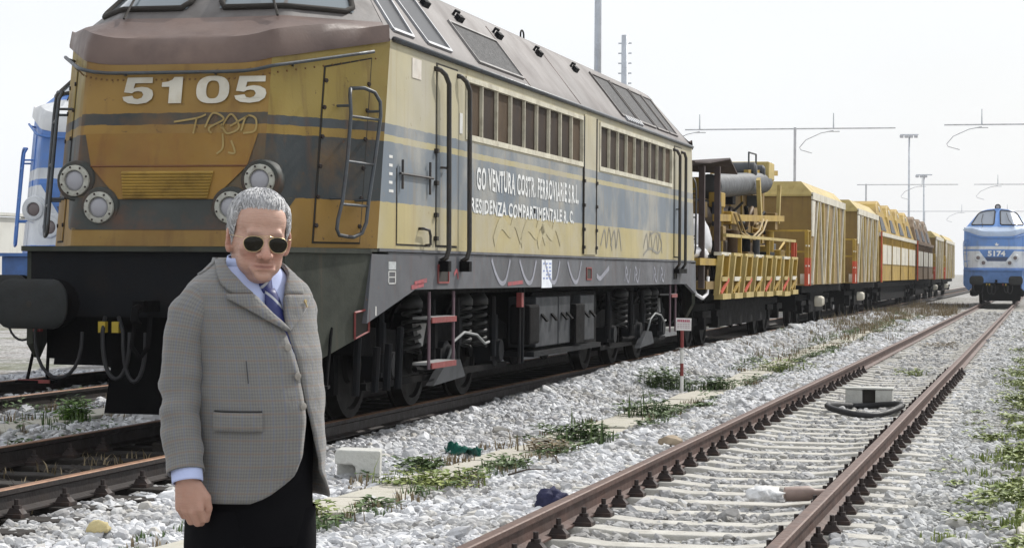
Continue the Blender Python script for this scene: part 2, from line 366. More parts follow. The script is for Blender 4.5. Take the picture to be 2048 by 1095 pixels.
YEL, YELS, BLU, BLUS = (.255, .147, .028), (.40, .335, .155), (.030, .034, .036), (.138, .170, .205)
P_YELLOW = dict(
    nose=mat('yellow_nose_paint', bands=[(0, YEL), (1.97, BLU), (2.495, YEL), (2.57, BLU), (2.66, YEL)], rough=.6, dirt=(.19, .095, .03), damt=.8, dscale=1.4,
             streak=(.12, .055, .02), samt=.6, fade=(.30, .21, .08), famt=.3, vary=.2, bump=.06, chips=(.10, .05, .025), warp=.25),
    facet=mat('yellow_corner_paint', bands=[(0, (.27, .155, .028)), (1.97, (.036, .043, .045)), (2.50, (.27, .175, .035)), (2.56, (.053, .062, .068)), (2.655, (.28, .205, .05))], rough=.6,
              dirt=(.24, .13, .035), damt=.6, dscale=1.6, streak=(.11, .05, .02), samt=.65, vary=.18, bump=.06, chips=(.09, .045, .022), warp=.2),
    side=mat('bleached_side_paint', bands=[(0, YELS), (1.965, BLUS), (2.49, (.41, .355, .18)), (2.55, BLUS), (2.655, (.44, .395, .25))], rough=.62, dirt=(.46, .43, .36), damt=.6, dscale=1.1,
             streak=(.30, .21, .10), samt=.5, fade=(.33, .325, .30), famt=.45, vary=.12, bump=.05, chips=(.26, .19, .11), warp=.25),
    hood=mat('sooty_hood_paint', (.125, .085, .073), .5, dirt=(.085, .06, .055), damt=.8, dscale=1.8, fade=(.21, .145, .115), famt=.7, bump=.08, vary=.2),
    screen=mat('sooty_cab_paint', (.125, .115, .11), .55, dirt=(.07, .06, .055), damt=.7, dscale=2.2, streak=(.2, .17, .15), samt=.5, bump=.06),
    roof=mat('sooty_roof_paint', (.145, .13, .125), .6, dirt=(.11, .093, .088), damt=.7, dscale=.9, streak=(.19, .17, .16), samt=.5, bump=.08, vary=.18, warp=.2),
    skirt=mat('grey_frame_paint', (.082, .088, .10), .6, dirt=(.05, .048, .05), damt=.7, dscale=1.5, streak=(.12, .065, .055), samt=.4, fade=(.115, .11, .12), famt=.5, bump=.08, chips=(.14, .085, .06), warp=.3),
    corner=mat('green_grey_frame_paint', (.05, .054, .043), .7, dirt=(.022, .025, .022), damt=.9, dscale=2.2, streak=(.11, .075, .045), samt=.5, bump=.1, spec=.2),
    rail=mat('handrail_blue_grey', (.07, .08, .09), .5, .2, dirt=(.08, .05, .035), damt=.6, dscale=11),
    siderail=mat('handrail_black', (.035, .034, .034), .5, dirt=(.11, .07, .04), damt=.6, dscale=9),
    pat=mat('yellow_centre_panel', (.25, .135, .022), .6, dirt=(.22, .09, .03), damt=.8, dscale=2.0, streak=(.16, .065, .022), samt=.7, vary=.2, bump=.06),
    lampback=mat('lamp_surround_paint', (.042, .047, .043), .65, dirt=(.15, .07, .04), damt=.7, dscale=3.5),
    grille=mat('grille_yellow_grime', (.34, .215, .045), .65, dirt=(.12, .07, .02), damt=.8, dscale=6),
    num=mat('number_white_paint', (.55, .52, .44), .6, dirt=(.45, .36, .22), damt=.6, dscale=5), lens=m_lens)
def blue_paint(k, b1, hood):
    W = (.62, .64, .66)
    return dict(
        nose=mat('blue_nose_paint'+k, bands=[(0, b1), (1.66, W), (2.42, b1), (2.50, W), (2.62, b1)], rough=.45, dirt=(.16, .2, .28), damt=.5, dscale=1.6, streak=(.18, .16, .15), samt=.35, vary=.1, bump=.04),
        facet=mat('blue_corner_paint'+k, bands=[(0, b1), (1.66, W), (2.42, b1), (2.50, W), (2.62, b1)], rough=.45, dirt=(.16, .2, .28), damt=.5, dscale=1.6, vary=.1, bump=.04),
        side=mat('blue_side_paint'+k, bands=[(0, b1), (1.9, W), (2.42, b1), (2.50, W), (2.62, b1)], rough=.5, dirt=(.2, .22, .28), damt=.4, dscale=1.5, vary=.1, bump=.04),
        hood=mat('pale_hood_paint'+k, hood, .5, dirt=(.3, .33, .38), damt=.5, dscale=2, bump=.04),
        screen=mat('blue_cab_paint'+k, tuple(c*1.15 for c in b1), .5, dirt=(.12, .17, .26), damt=.5, dscale=2, bump=.04),
        roof=mat('blue_roof_paint'+k, tuple(c*1.1+.03 for c in b1), .55, dirt=(.12, .16, .24), damt=.6, dscale=1.5, bump=.05),
        skirt=mat('blue_frame_paint'+k, tuple(c*.85 for c in b1), .5, dirt=(.06, .07, .1), damt=.6, dscale=2),
        corner=mat('blue_frame_corner_paint'+k, tuple(c*.9 for c in b1), .5, dirt=(.06, .07, .1), damt=.5, dscale=2),
        rail=mat('handrail_blue'+k, tuple(c*.9 for c in b1), .5), siderail=mat('handrail_blue'+k), pat=mat('blue_centre_panel'+k, tuple(c*.8 for c in b1), .5, dirt=(.06, .09, .16), damt=.4),
        lampback=mat('white_lamp_surround'+k, W, .5, dirt=(.35, .36, .38), damt=.5, dscale=4), grille=mat('blue_grille'+k, (.05, .07, .13), .6),
        num=mat('number_white_blue'+k, (.75, .75, .74), .5, bump=0), lens=m_lensd)
P_BLUE = blue_paint('_far', (.12, .25, .56), (.40, .49, .64)); P_BLUE2 = blue_paint('_near', (.085, .21, .55), (.70, .71, .72))

def on_nose(lat, z, out=0): return (lat, yoff(z)+plan(lat)-out, z)
def facet_pt(s, z, out, side=1):
    return ((.83+FD[0]*s+FN[0]*out)*side, yoff(z)+FD[1]*s+FN[1]*out, z)

def loco_end(t, P, T, front, full):
    """nose, hood, windscreen, lamps, ladders, beam and buffers of one end; T maps to the locomotive"""
    lats = sorted(set([round(x, 3) for x in np.linspace(-1.5, 1.5, 31)]+[-.88, -.83, -.78, .78, .83, .88]))
    # painted nose: centre sheet and the two swept-back corner sheets
    for nm, lo, hi, mm in (('nose_panel', -.83, .83, P['nose']), ('corner_panel', -1.5, -.83, P['facet']), ('corner_panel', .83, 1.5, P['facet'])):
        mb = MB(T); ll = [x for x in lats if lo-1e-6 <= x <= hi+1e-6]
        mb.grid([[on_nose(x, lerp(1.565, browz(x), i/8)) for x in ll] for i in range(9)])
        mb.build(nm, mm, t, smooth=True)
    # hood above the brow
    mb = MB(T); rows = []
    def hoodrow(out, dz, sx=1.0, extra=0): return [(x*sx, yoff(3.2)+plan(x)-out+extra, browz(x)+dz) for x in lats]
    rows.append(hoodrow(-.02, 0.0)); rows.append(hoodrow(.022, -.010, 1.008)); rows.append(hoodrow(.024, .015, 1.008)); rows.append(hoodrow(-.002, .14, 1.0))
    rows.append([(x*.985, yoff(3.2)+plan(x)*.97+.05, lerp(browz(x)+.215, 3.47, abs(x/1.5)**3)) for x in lats])
    rows.append([(x*.975, yoff(3.2)+plan(x)*.93+.13, lerp(browz(x)+.245, 3.485, abs(x/1.5)**3)) for x in lats])
    Crow = [(x*.927, .60+plan(x)*.72, lerp(3.53, 3.555, abs(x/1.5)**2)) for x in lats]
    rows.append(Crow)
    h = mb.grid(rows).build('hood', P['hood'], t, smooth='auto')
    # raked windscreen wall
    def S(u, v, out=0):                                     # u -1..1 across, v 0..1 up
        c = Vector((u*1.39, .60+plan(u*1.5)*.72, lerp(3.53, 3.555, u*u))); lat = u*.95
        d = Vector((lat, 1.75+plan(u*1.5)*.2, roofz(lat))); p = c.lerp(d, v); return (p.x, p.y-out*.8, p.z+out*.6)
    us = [x/1.5 for x in lats]
    mb = MB(T); mb.grid([[S(u, v) for u in us] for v in np.linspace(0, 1, 6)]); ws = mb.build('windscreen_wall', P['screen'], t, smooth=True)
    for u0, u1 in ((-.88, -.11), (.11, .88)):
        def W(a, b_, o):                                    # rounded, narrowing to the top
            uu = lerp(u0, u1, a); return S(uu, lerp(.10, .90, b_), o)
        mb = MB(T); mb.grid([[W(a, b_, .012) for a in np.linspace(0, 1, 9)] for b_ in np.linspace(0, 1, 5)])
        g_ = mb.build('windscreen_pane', glass_mat('hazed_windscreen', (.26, .29, .34), .2, .5) if P is P_BLUE else m_wsglass, t, smooth=True)  # far loco's glass lightened in colour to imitate haze
        ring = [(a, 0) for a in np.linspace(.05, .95, 8)]+[(1, b_) for b_ in (.08, .5, .92)]+[(a, 1) for a in np.linspace(.95, .05, 8)]+[(0, b_) for b_ in (.92, .5, .08)]
        mb = MB(T); pts = [W(a, b_, .02) for a, b_ in ring]; mb.tube(pts+pts[:2], .028, 6, False).build('windscreen_rubber', m_gap, g_, smooth=True)
        mb = MB(T); um = u0+.55*(u1-u0); mb.tube([S(um, -.05, .05), S(um-.12, .35, .05), S(um-.16, .75, .04)], .011, 5).build('wiper', m_gap, t)
    # headlamps
    for lat, z in ((-.82, 2.11), (.82, 2.11), (-.58, 1.885), (.58, 1.885)):
        c = on_nose(lat, z); yy = yoff(z)
        mb = MB(T); mb.lathe((lat, yy+.10, z), (0, -1, 0), [(0, .175), (.105, .172), (.12, .16)], 24); hb = mb.build('headlamp_housing', P['lampback'], t, smooth='auto')
        mb = MB(T); mb.lathe((lat, yy-.018, z), (0, -1, 0), [(0, .132), (.025, .13), (.03, .12), (.03, .09), (.006, .087)], 24); mb.build('lamp_ring', m_ring if P['lens'] is m_lens else P['lampback'], hb, smooth='auto')
        mb = MB(T); mb.lathe((lat, yy-.018, z), (0, -1, 0), [(0, .086), (.010, .084), (.02, .06), (.024, .02)], 20); mb.build('lamp_lens', P['lens'], hb, smooth=True)
        if full:
            mb = MB(T)
            for k in range(8):
                a = k*math.pi/4+.3; mb.lathe((lat+.115*math.cos(a), yy-.046, z+.115*math.sin(a)), (0, -1, 0), [(0, .011), (.008, .008)], 6)
            mb.build('ring_bolts', m_clip, hb)['kind'] = 'stuff'
    # painted areas of the centre
    def plate(poly, out, mm, nm, par=t):
        return MB(T).prism(poly, lambda u, v: on_nose(u, v, out-.006), lambda u, v: on_nose(u, v, out)).build(nm, mm, par)
    def rowplate(rows, out, mm, nm, par=t):                 # rows (z, half width), bent to the nose
        us_ = np.linspace(-1, 1, 81); mb = MB(T); return mb.grid([[on_nose(u*hw, z, out) for u in us_] for z, hw in rows]).build(nm, mm, par, smooth=True)
    if P is P_YELLOW:
        rowplate([(1.70, .86), (1.72, .93), (1.78, .97), (1.9, .99), (1.972, 1.02)], .004, P['lampback'], 'painted_band')
        rowplate([(2.235, .695), (2.505, .77)], .008, P['pat'], 'centre_panel')
        cp = rowplate([(1.955, .42), (2.225, .69)], .012, P['pat'], 'grille_panel')
        for k in range(9):
            z = 1.975+k*.025; wd = .375+.004*k
            mb = MB(T); mb.obox((0, yoff(z)-.022, z), (wd, 0, 0), (0, .012, .008), (0, -.002, .005)); mb.build('grille_slat', P['grille'], cp)
        mb = MB(T); mb.tube([on_nose(-.695, 2.23, .012), on_nose(.695, 2.23, .012)], .009, 5).build('grille_edge', mat('rusty_edge', (.16, .07, .03), .8), t)
        for k, ch in enumerate('5105'):
            u0, wd, hh = -.46+k*.333, .275, .222
            if ch == '0':
                a_ = np.linspace(0, 2*math.pi, 33)[:-1]; sgn = lambda q, p: math.copysign(abs(q)**p, q)
                o_ = [(.5+.53*sgn(math.cos(a), .75), .5+.52*sgn(math.sin(a), .8)) for a in a_]; i_ = [(.5+.21*sgn(math.cos(a), .7), .5+.34*sgn(math.sin(a), .8)) for a in a_]
                mb = MB(T); mb.grid([[on_nose(u0+a*wd, 2.757+b_*hh, .016) for a, b_ in q] for q in (o_, i_)], closed=True); mb.build('digit', P['num'], t)
            else:
                MB(T).add([on_nose(u0+a*wd, 2.757+b_*hh, .016) for a, b_ in GLYPH[ch]], [tuple(range(len(GLYPH[ch])))]).build('digit', P['num'], t)
    else:
        rowplate([(1.96, .42), (2.44, .78)], .006, P['pat'], 'centre_panel')
        rowplate([(1.97, .42), (2.15, .52)], .012, P['grille'], 'grille_panel')
        text_mesh('fleet_number', '5174' if P is P_BLUE else '5100', .32, P['num'], t, (lambda u, v: Vector(T(*on_nose(-.40+u, 2.20+v, .016)))), xscale=1.22, bold=.012) if P is P_BLUE else None
        plate([(-.05, 2.68), (.02, 2.66), (.12, 2.74), (.03, 2.73), (.01, 2.80), (-.03, 2.80), (-.04, 2.74), (-.10, 2.75)], .012, P['num'], 'winged_emblem')
        mb = MB(T); mb.lathe((0, 1.95, 4.47), (0, -1, 0), [(0, .13), (.12, .14), (.16, .12)], 18); hl = mb.build('roof_headlamp', m_black, t, smooth='auto')
        mb = MB(T); mb.lathe((0, 1.79, 4.47), (0, -1, 0), [(0, .09), (.02, .07)], 16); mb.build('lamp_lens', m_lens, hl)
    # pipe rail round the brow
    mb = MB(T); pts = [(x*1.03, yoff(3.05)+plan(x)-.055, browz(x)-.085) for x in lats if abs(x) <= 1.46]; mb.tube(pts, .016, 6)
    for x in (-1.3, -.45, .35, .95): mb.tube([(x*1.03, yoff(3.05)+plan(x)-.055, browz(x)-.085), (x, yoff(3.05)+plan(x)+.01, browz(x)-.10)], .013, 5)
    mb.build('brow_handrail', P['rail'], t, smooth=True)
    if full:                                                # rivet strip under the brow
        mb = MB(T)
        for k in range(58):
            x = lerp(-1.42, 1.42, k/57); p = on_nose(x, browz(x)-.14, .0)
            mb.lathe(p, (0, -1, 0), [(0, .011), (.007, .007)], 5)
        mb.build('rivets', mat('rivet_grime', (.17, .09, .035), .8), t)['kind'] = 'stuff'
    # doors and ladders on the swept-back corners
    for sd in (-1, 1):
        def fbox(s0, s1, z0, z1, o0, o1, z1b=None):
            mb = MB(T); z1b = z1 if z1b is None else z1b
            vs = [facet_pt(s, z, o, sd) for o in (o0, o1) for s, z in ((s0, z0), (s1, z0), (s1, z1b), (s0, z1))]
            return mb.add(vs, [(0, 3, 2, 1), (4, 5, 6, 7), (0, 1, 5, 4), (1, 2, 6, 5), (2, 3, 7, 6), (3, 0, 4, 7)])
        fbox(.575, 1.105, 1.60, 3.105, -.01, .004, 3.215).build('door_gap', m_gap if full else P['facet'], t)
        dr = fbox(.59, 1.09, 1.615, 3.09, 0, .012, 3.20).build('corner_door', P['facet'], t)
        if full:
            for s in (.60, 1.08):
                for z in (1.75, 1.99, 2.25, 2.5, 2.75, 2.98):
                    mb = MB(T); mb.lathe(facet_pt(s, z, .010, sd), (FN[0]*sd, FN[1], 0), [(0, .022), (.014, .018)], 6); mb.build('door_bolt', m_clip, dr)
        o = .13
        mb = MB(T)
        L = [(.80, 2.92, .10), (.775, 2.86, o), (.80, 2.70, o), (.795, 2.3, o), (.77, 1.95, o), (.735, 1.80, o), (.73, 1.72, o), (.76, 1.67, o), (.85, 1.66, o)]
        Rr = [(.80, 2.92, .10), (.93, 2.93, o), (1.05, 2.90, o), (1.12, 2.82, o), (1.135, 2.70, o), (1.10, 2.3, o), (1.06, 1.95, o), (1.05, 1.78, o), (1.01, 1.69, o), (.92, 1.655, o), (.85, 1.66, o)]
        for q in (L, Rr): mb.tube([facet_pt(a, b_, c_, sd) for a, b_, c_ in q], .0165, 7)
        ld = mb.build('ladder', P['rail'], t, smooth=True)
        for (sa, za, sb, zb) in ((.80, 2.68, 1.135, 2.665), (.795, 2.295, 1.10, 2.275), (.772, 1.93, 1.06, 1.92)):
            mb = MB(T); mb.tube([facet_pt(sa, za, o, sd), facet_pt(sb, zb, o, sd)], .013, 6); mb.build('rung', P['rail'], ld)
        for (s, z) in ((.79, 2.77), (1.13, 2.74), (.78, 1.98), (1.06, 1.97)):
            mb = MB(T); mb.tube([facet_pt(s, z, o, sd), facet_pt(s-.05, z, 0, sd)], .013, 6); mb.build('ladder_bracket', P['rail'], ld)
    # deck lip, front beam, swept frame corners
    dk = [(-1.5, .80), (-1.16, -.36), (1.16, -.36), (1.5, .80)]
    mb = MB(T); mb.prism(dk+[(1.5, 1.3), (-1.5, 1.3)], lambda u, v: (u, v, 1.518), lambda u, v: (u, v, 1.56)); mb.build('deck_lip', P['corner'], t)
    mb = MB(T); mb.box(-1.12, 1.12, -.30, -.16, .98, 1.515); mb.box(-1.05, 1.05, -.16, 1.2, 1.05, 1.51); mb.build('buffer_beam', m_dark if P is P_YELLOW else P['skirt'], t)
    for sd in (-1, 1):
        mb = MB(T); poly = [(0, 1.516), (0, .75), (.35, .62), (1.0, .86), (1.0, 1.516)]
        def cp_(f, z, o): return ((lerp(1.13, 1.49, f)-.95*o)*sd, lerp(-.31, .82, f)+.3*o, z)
        mb.prism(poly, lambda f, z: cp_(f, z, 0), lambda f, z: cp_(f, z, .05)); mb.build('frame_corner', P['corner'], t)
        if full:
            mb = MB(T); q = [cp_(f, z, -.012) for f, z in ((.80, 1.02), (.97, 1.05), (.97, .86), (.80, .80))]; mb.tube(q+q[:2], .012, 4, False); st = mb.build('step_opening_edge', m_red, t)
            mb = MB(T); mb.prism([(.80, 1.02), (.97, 1.05), (.97, .86), (.80, .80)], lambda f, z: cp_(f, z, -.004), lambda f, z: cp_(f, z, .02)); mb.build('step_opening', m_gap, t)
            mb = MB(T); mb.obox((1.22*sd, .05, .42), (.16, .02, 0), (-.02, .09, 0), (0, 0, .012)); mb.tube([(1.1*sd, 0, .42), (1.1*sd, .05, .9)], .015, 5); mb.tube([(1.34*sd, .12, .42), (1.32*sd, .3, .9)], .015, 5); sp_ = mb.build('step', m_black, t)
            mb = MB(T); mb.bar((1.05*sd, -.045, .425), (1.36*sd, 0, .425), .012, .03); mb.build('step_edge', m_red, t)
        # buffer
        c = (sd*.86, 0, 1.09)
        mb = MB(T); mb.lathe((c[0], -.28, 1.09), (0, -1, 0), [(0, .20), (.03, .20), (.04, .14), (.30, .125), (.31, .10), (.52, .10)], 18); bf = mb.build('buffer', m_black, t, smooth='auto')
        pl = []
        for k in range(28):
            a = 2*math.pi*k/28; ca, sa = math.cos(a), math.sin(a); pl.append((.315*math.copysign(abs(ca)**.62, ca), max(-.20, min(.20, .225*math.copysign(abs(sa)**.75, sa)))))
        mb = MB(T); rows = []
        for yy, k in ((-.74, .93), (-.765, 1.0), (-.79, 1.0), (-.803, .93), (-.812, .6), (-.816, .06)): rows.append([(c[0]+u*k, yy, 1.09+v*k) for u, v in pl])
        mb.grid(rows, closed=True); mb.f.append(tuple(range(27, -1, -1))); mb.f.append(tuple(range(len(mb.v)-28, len(mb.v)))); mb.build('buffer_head', mat('buffer_plate', (.016, .018, .018), .6, .2, dirt=(.03, .026, .022), damt=.6, dscale=5), t, smooth='auto')
        MB(T).lathe((c[0], -.81, 1.09), (0, -1, 0), [(0, .026), (.009, .024), (.0095, .004)], 12).build('buffer_bolt', m_gap, t)
    # coupling and hoses
    mb = MB(T); mb.box(-.05, .05, -.62, -.3, 1.03, 1.12); mb.tube([(0, -.55, 1.08), (0, -.68, 1.05), (0, -.70, .97), (0, -.62, .93)], .035, 7); mb.build('coupling_hook', m_black, t)
    mb = MB(T); mb.tube([(-.06, -.52, 1.0), (-.07, -.58, .75), (0, -.58, .66), (.07, -.58, .75), (.06, -.52, 1.0)], .022, 6); mb.build('coupling_link', m_black, t)
    for i, (lx, rr, dz) in enumerate(((-1.0, .21, .60), (-.42, .12, .60), (.30, .10, .66), (.42, .12, .62), (-.30, .10, .58))):
        mb = MB(T); pts = [(lx, -.33, .98)]
        for k in range(13):
            a = math.pi*(k/12); pts.append((lx+.02*i+rr*(1-math.cos(a)), -.42, .86-(.86-dz+.12)*math.sin(a)**.8))
        mb.tube(pts, .018 if i else .015, 7); mb.build('brake_hose', m_hose, t, smooth=True)
        mb = MB(T); mb.obox((lx, -.37, .90), (.03, 0, 0), (0, .03, 0), (0, 0, .045)); mb.build('hose_cock', m_red if i in (0, 2) else mat('cock_yellow', (.45, .33, .04), .6), t)
    # rail guard, filled out with a black mass added to darken the underside
    MB(T).box(-1.1, 1.1, .0, .08, .62, 1.04).build('rail_guard_fill', m_black, t)
    MB(T).prism([(-.62, .16), (-.55, .62), (1.12, .62), (1.05, .16)], lambda u, v: (u, .10, v), lambda u, v: (u, .62, v)).build('rail_guard_fill', m_black, t)

def make_loco(name, label, x, y, P, full):
    t = empty(name, (x, y, 0)); tag(t, label, 'locomotive')
    F = lambda a, b_, c: (a, b_, c); Bk = lambda a, b_, c: (-a, LEN-b_, c)
    loco_end(t, P, F, True, full)
    loco_end(t, P, Bk, False, False)
    c0 = lambda z: 1.12+yoff(z)                             # corner of nose and side
    # side walls with openings for the two window bands (both sides alike)
    W1, W2 = (3.86, 9.42, 2.705, 3.285), (10.46, 15.97, 2.69, 3.262)
    for sd in (1, -1):
        X = 1.5*sd; mb = MB()
        ysp = [None, 3.86, 9.42, 10.46, 15.97, 'e']; zsp = [1.565, 2.70, 3.28, 3.39]
        for i in range(5):
            for j in range(3):
                if i in (1, 3) and j == 1: continue
                def yv(q, z): return c0(z) if q is None else (LEN-c0(z) if q == 'e' else q)
                a, b_ = ysp[i], ysp[i+1]; z0, z1 = zsp[j], zsp[j+1]
                mb.add([(X, yv(a, z0), z0), (X, yv(b_, z0), z0), (X, yv(b_, z1), z1), (X, yv(a, z1), z1)], [(0, 1, 2, 3)])
        mb.build('side_wall', P['side'], t)
        for (y0, y1, z0, z1) in (W1, W2):
            mb = MB(); z0, z1 = 2.70, 3.28
            mb.box(X-.06*sd-.002, X-.06*sd+.002, y0, y1, z0, z1)
            for a, b_, c, d in ((y0-.02, y1+.02, z0-.025, z0+.03), (y0-.02, y1+.02, z1-.03, z1+.02), (y0-.02, y0+.03, z0+.03, z1-.03), (y1-.03, y1+.02, z0+.03, z1-.03)):
                mb.box(X-.06*sd, X+.012*sd, a, b_, c, d)
            win = mb.build('window_band', mat('cream_window_frame', (.58, .55, .44), .6, dirt=(.25, .2, .13), damt=.6, dscale=7) if P is P_YELLOW else P['side'], t)
            n = 9; st = (y1-y0-.06)/n; src = [None, None]
            for k in range(n):
                yy = y0+.03+st*(k+.5); q = random.choice((0, 1, 1)) if full else 1
                if src[q] is None:
                    src[q] = p = MB().box(-.006, .006, -st/2+.012, st/2-.012, z0+.032, z1-.032).build('window_pane', (m_winglass, m_winglass2)[q], win)
                    p.location = (X-.035*sd, yy, 0)
                else: inst(src[q], win, (X-.035*sd+random.uniform(-.004, .004), yy, 0), name='window_pane')
                if k: MB().box(X-.05*sd, X+.006*sd, y0+.03+st*k-.011, y0+.03+st*k+.011, z0+.031, z1-.031).build('mullion', win.data.materials[0], win)
        # door leaves
        for (y0, y1) in ((2.80, 3.52), (LEN-3.0, LEN-2.35)):
            MB().box(X-.01*sd, X+.004*sd, y0-.02, y1+.02, 1.60, 3.33).build('door_gap', m_gap, t)
            d_ = MB().box(X, X+.014*sd, y0, y1, 1.62, 3.31).build('cab_door', P['side'], t)
            MB().tube([(X+.01*sd, y0+.1, 2.35), (X+.05*sd, y0+.1, 2.35), (X+.05*sd, y0+.22, 2.35)], .012, 6).build('door_handle', m_siderail if False else P['siderail'], d_)
        # gutter along the eave
        mb = MB(); mb.tube([(X+.02*sd, c0(3.39)+.05, 3.40), (X+.02*sd, LEN-c0(3.39)-.05, 3.40)], .026, 6); mb.build('gutter', P['rail'], t, smooth=True)
        # frame side plate
        yl = .83
        poly = [(yl, 1.535), (yl-.13, .93), (2.13, 1.205), (LEN-1.75, 1.19), (LEN-.78, 1.02), (LEN-.83, 1.535)]
        mb = MB(); mb.prism(poly, lambda u, v: (X-.05*sd, u, v), lambda u, v: (X, u, v)); mb.build('frame_side', P['skirt'], t)
        mb = MB(); mb.box(X-.04*sd, X+.014*sd, 1.0, LEN-1.0, 1.542, 1.568); mb.build('floor_edge', P['skirt'], t)
    # roof
    ys0 = [None]; ends = []
    def start(lat, z):
        a = abs(lat)
        if a > 1.39: return lerp(1.44, c0(3.39), (a-1.39)/.11)
        u = float(np.interp(a, [0, .95, 1.39], [0, .98, 1.0]))
        if a > .95: return lerp(1.97, 1.44, (a-.95)/.44)
        return 1.75+plan(a/.95*1.5)*.2
    rows = []
    for k in range(13):
        f = k/12; rows.append([(la, lerp(start(la, z), LEN-start(la, z), f), z) for la, z in ROOFL])
    MB().grid(rows).build('roof', P['roof'], t, smooth='auto')
    # underframe, a dark box put in to block light under the floor
    mb = MB(); mb.box(-1.3, 1.3, 1.0, LEN-1.0, 1.15, 1.5); mb.box(-.55, .55, .8, LEN-.8, .9, 1.15); mb.build('underframe', m_black, t)
    for yc in (4.35, LEN-4.35): bogie(t, yc, full)
    mb = MB(); mb.box(-1.28, 1.28, 7.7, 11.4, .38, 1.14); mb.build('fuel_tank', m_black, t, bevel=.04)
    return t

def wheel(mb, c, sd):
    mb.lathe((c[0], c[1], c[2]), (sd, 0, 0), [(-.08, .54), (-.05, .54), (-.045, .505), (.06, .495), (.065, .42), (.03, .40), (.03, .18), (.07, .16), (.09, .1)], 28)
def helix(c, r, h, turns, n=9):
    return [(c[0]+r*math.cos(2*math.pi*k/n), c[1]+r*math.sin(2*math.pi*k/n), c[2]+h*k/(n*turns)) for k in range(int(n*turns)+1)]
def bogie(t, yc, full):
    bo = empty('bogie'); bo.parent = t; bo.location = (0, yc, 0)
    for yo in (-2.0, 0, 2.0):
        mb = MB(); mb.tube([(-.9, yo, .505), (.9, yo, .505)], .08, 10)
        for sd in (-1, 1): wheel(mb, (sd*.76, yo, .505), sd)
        mb.build('wheelset', mat('wheel_grime', (.008, .0075, .0075), .6, .1, dirt=(.018, .014, .012), damt=.7, spec=.1), bo, smooth='auto')
    mb = MB()
    for sd in (-1, 1):
        poly = [(-2.75, .62), (-2.75, .78), (-2.3, .86), (-1.3, .80), (-.7, .90), (.7, .90), (1.3, .80), (2.3, .86), (2.75, .78), (2.75, .62), (1.5, .56), (.6, .66), (-.6, .66), (-1.5, .56)]
        mb.prism(poly, lambda u, v: (sd*1.0, u, v), lambda u, v: (sd*1.12, u, v))
    mb.box(-1.0, 1.0, -2.75, -2.6, .62, .78); mb.box(-1.0, 1.0, 2.6, 2.75, .62, .78); mb.box(-1, 1, -.3, .3, .7, .95)
    mb.build('bogie_frame', m_black, bo)
    for sd in (1, -1):
        for yo in (-2.0, 0, 2.0):
            mb = MB(); mb.lathe((sd*.98, yo, .505), (sd, 0, 0), [(0, .17), (.2, .17), (.22, .13), (.27, .12)], 14); mb.box(min(sd*1.0, sd*1.18), max(sd*1.0, sd*1.18), yo-.22, yo+.22, .40, .60)
            mb.build('axle_box', m_dark, bo, smooth='auto')
        if sd == 1 and full:
            for yo in (-1.25, .62, 1.25):
                mb = MB(); mb.tube(helix((sd*1.18, yo, .58), .085, .46, 5.5), .019, 6); mb.lathe((sd*1.18, yo, 1.02), (0, 0, 1), [(0, .11), (.06, .11), (.12, .07)], 12); mb.build('coil_spring', mat('spring_grey', (.022, .023, .023), .6, .1, dirt=(.010, .009, .008), damt=.7, dscale=9), bo, smooth=True)
            for yo in (-2.35, -.65, .25, 1.75):
                mb = MB(); mb.tube([(sd*1.22, yo, .45), (sd*1.2, yo+.05, 1.1)], .035, 8); mb.tube([(sd*1.22, yo, .62), (sd*1.21, yo+.03, .9)], .05, 8); mb.build('damper', m_dark, bo, smooth='auto')
            mb = MB(); mb.box(1.08, 1.16, -2.6, 2.6, .30, .36); mb.tube([(1.14, -1.0, .42), (1.16, -.5, .40), (1.17, .2, .44)], .03, 6); mb.build('brake_rod', m_black, bo)
            for yo in (-2.55, -1.45, -.55, .55, 1.45, 2.55):
                mb = MB(); mb.box(.70, .86, yo-.06, yo+.06, .25, .75); mb.build('brake_block', m_black, bo)

loco = make_loco('diesel_locomotive', 'weathered yellow and grey diesel locomotive numbered 5105 behind the man', XL, 16.65, P_YELLOW, True)
make_loco('diesel_locomotive', 'blue and white diesel locomotive numbered 5174 far down the right track', XR, 100, P_BLUE, False)
make_loco('diesel_locomotive', 'blue and white diesel locomotive half hidden at the left edge', XB, 24.85, P_BLUE2, False)

# ---- details of the near side of the yellow locomotive
X = 1.5
sdm, sr = P_YELLOW['side'], P_YELLOW['siderail']
for ya, yb in ((2.72, 2.95), (3.47, 3.70)):
    MB().tube([(X-.01, ya, 3.27), (X+.05, ya+.03, 3.26), (X+.075, ya+.12, 3.22), (X+.08, yb, 3.14), (X+.08, yb+.02, 2.3), (X+.08, yb+.03, 1.58), (X+.06, yb+.02, 1.50), (X+.01, yb, 1.47)], .024, 8).build('door_handrail', sr, loco, smooth=True)
    MB().box(X, X+.10, yb-.05, yb+.05, 1.37, 1.47).build('handrail_foot', m_black, loco)
for ya, yb in ((16.05, 16.30), (16.75, 16.86)):
    MB().tube([(X-.01, ya, 3.26), (X+.06, ya+.04, 3.25), (X+.075, yb, 3.17), (X+.075, yb, 1.5), (X+.02, yb, 1.42)], .024, 8).build('door_handrail', sr, loco, smooth=True)
MB().box(X, X+.09, 16.2, 16.95, 1.36, 1.43).build('handrail_foot', m_black, loco)
MB().box(X, X+.02, 9.425, 9.46, 1.60, 3.30).box(X, X+.02, 10.19, 10.225, 1.60, 3.32).build('panel_seam', m_gap, loco)
MB().box(X, X+.012, 9.47, 10.18, 1.59, 3.33).build('panel_door', sdm, loco)
for yy in (2.76, 9.44, 10.2):
    for z in (1.68, 1.9, 2.2, 2.5): MB().box(X, X+.035, yy-.03, yy+.03, z-.02, z+.02).build('hinge', m_gap, loco)
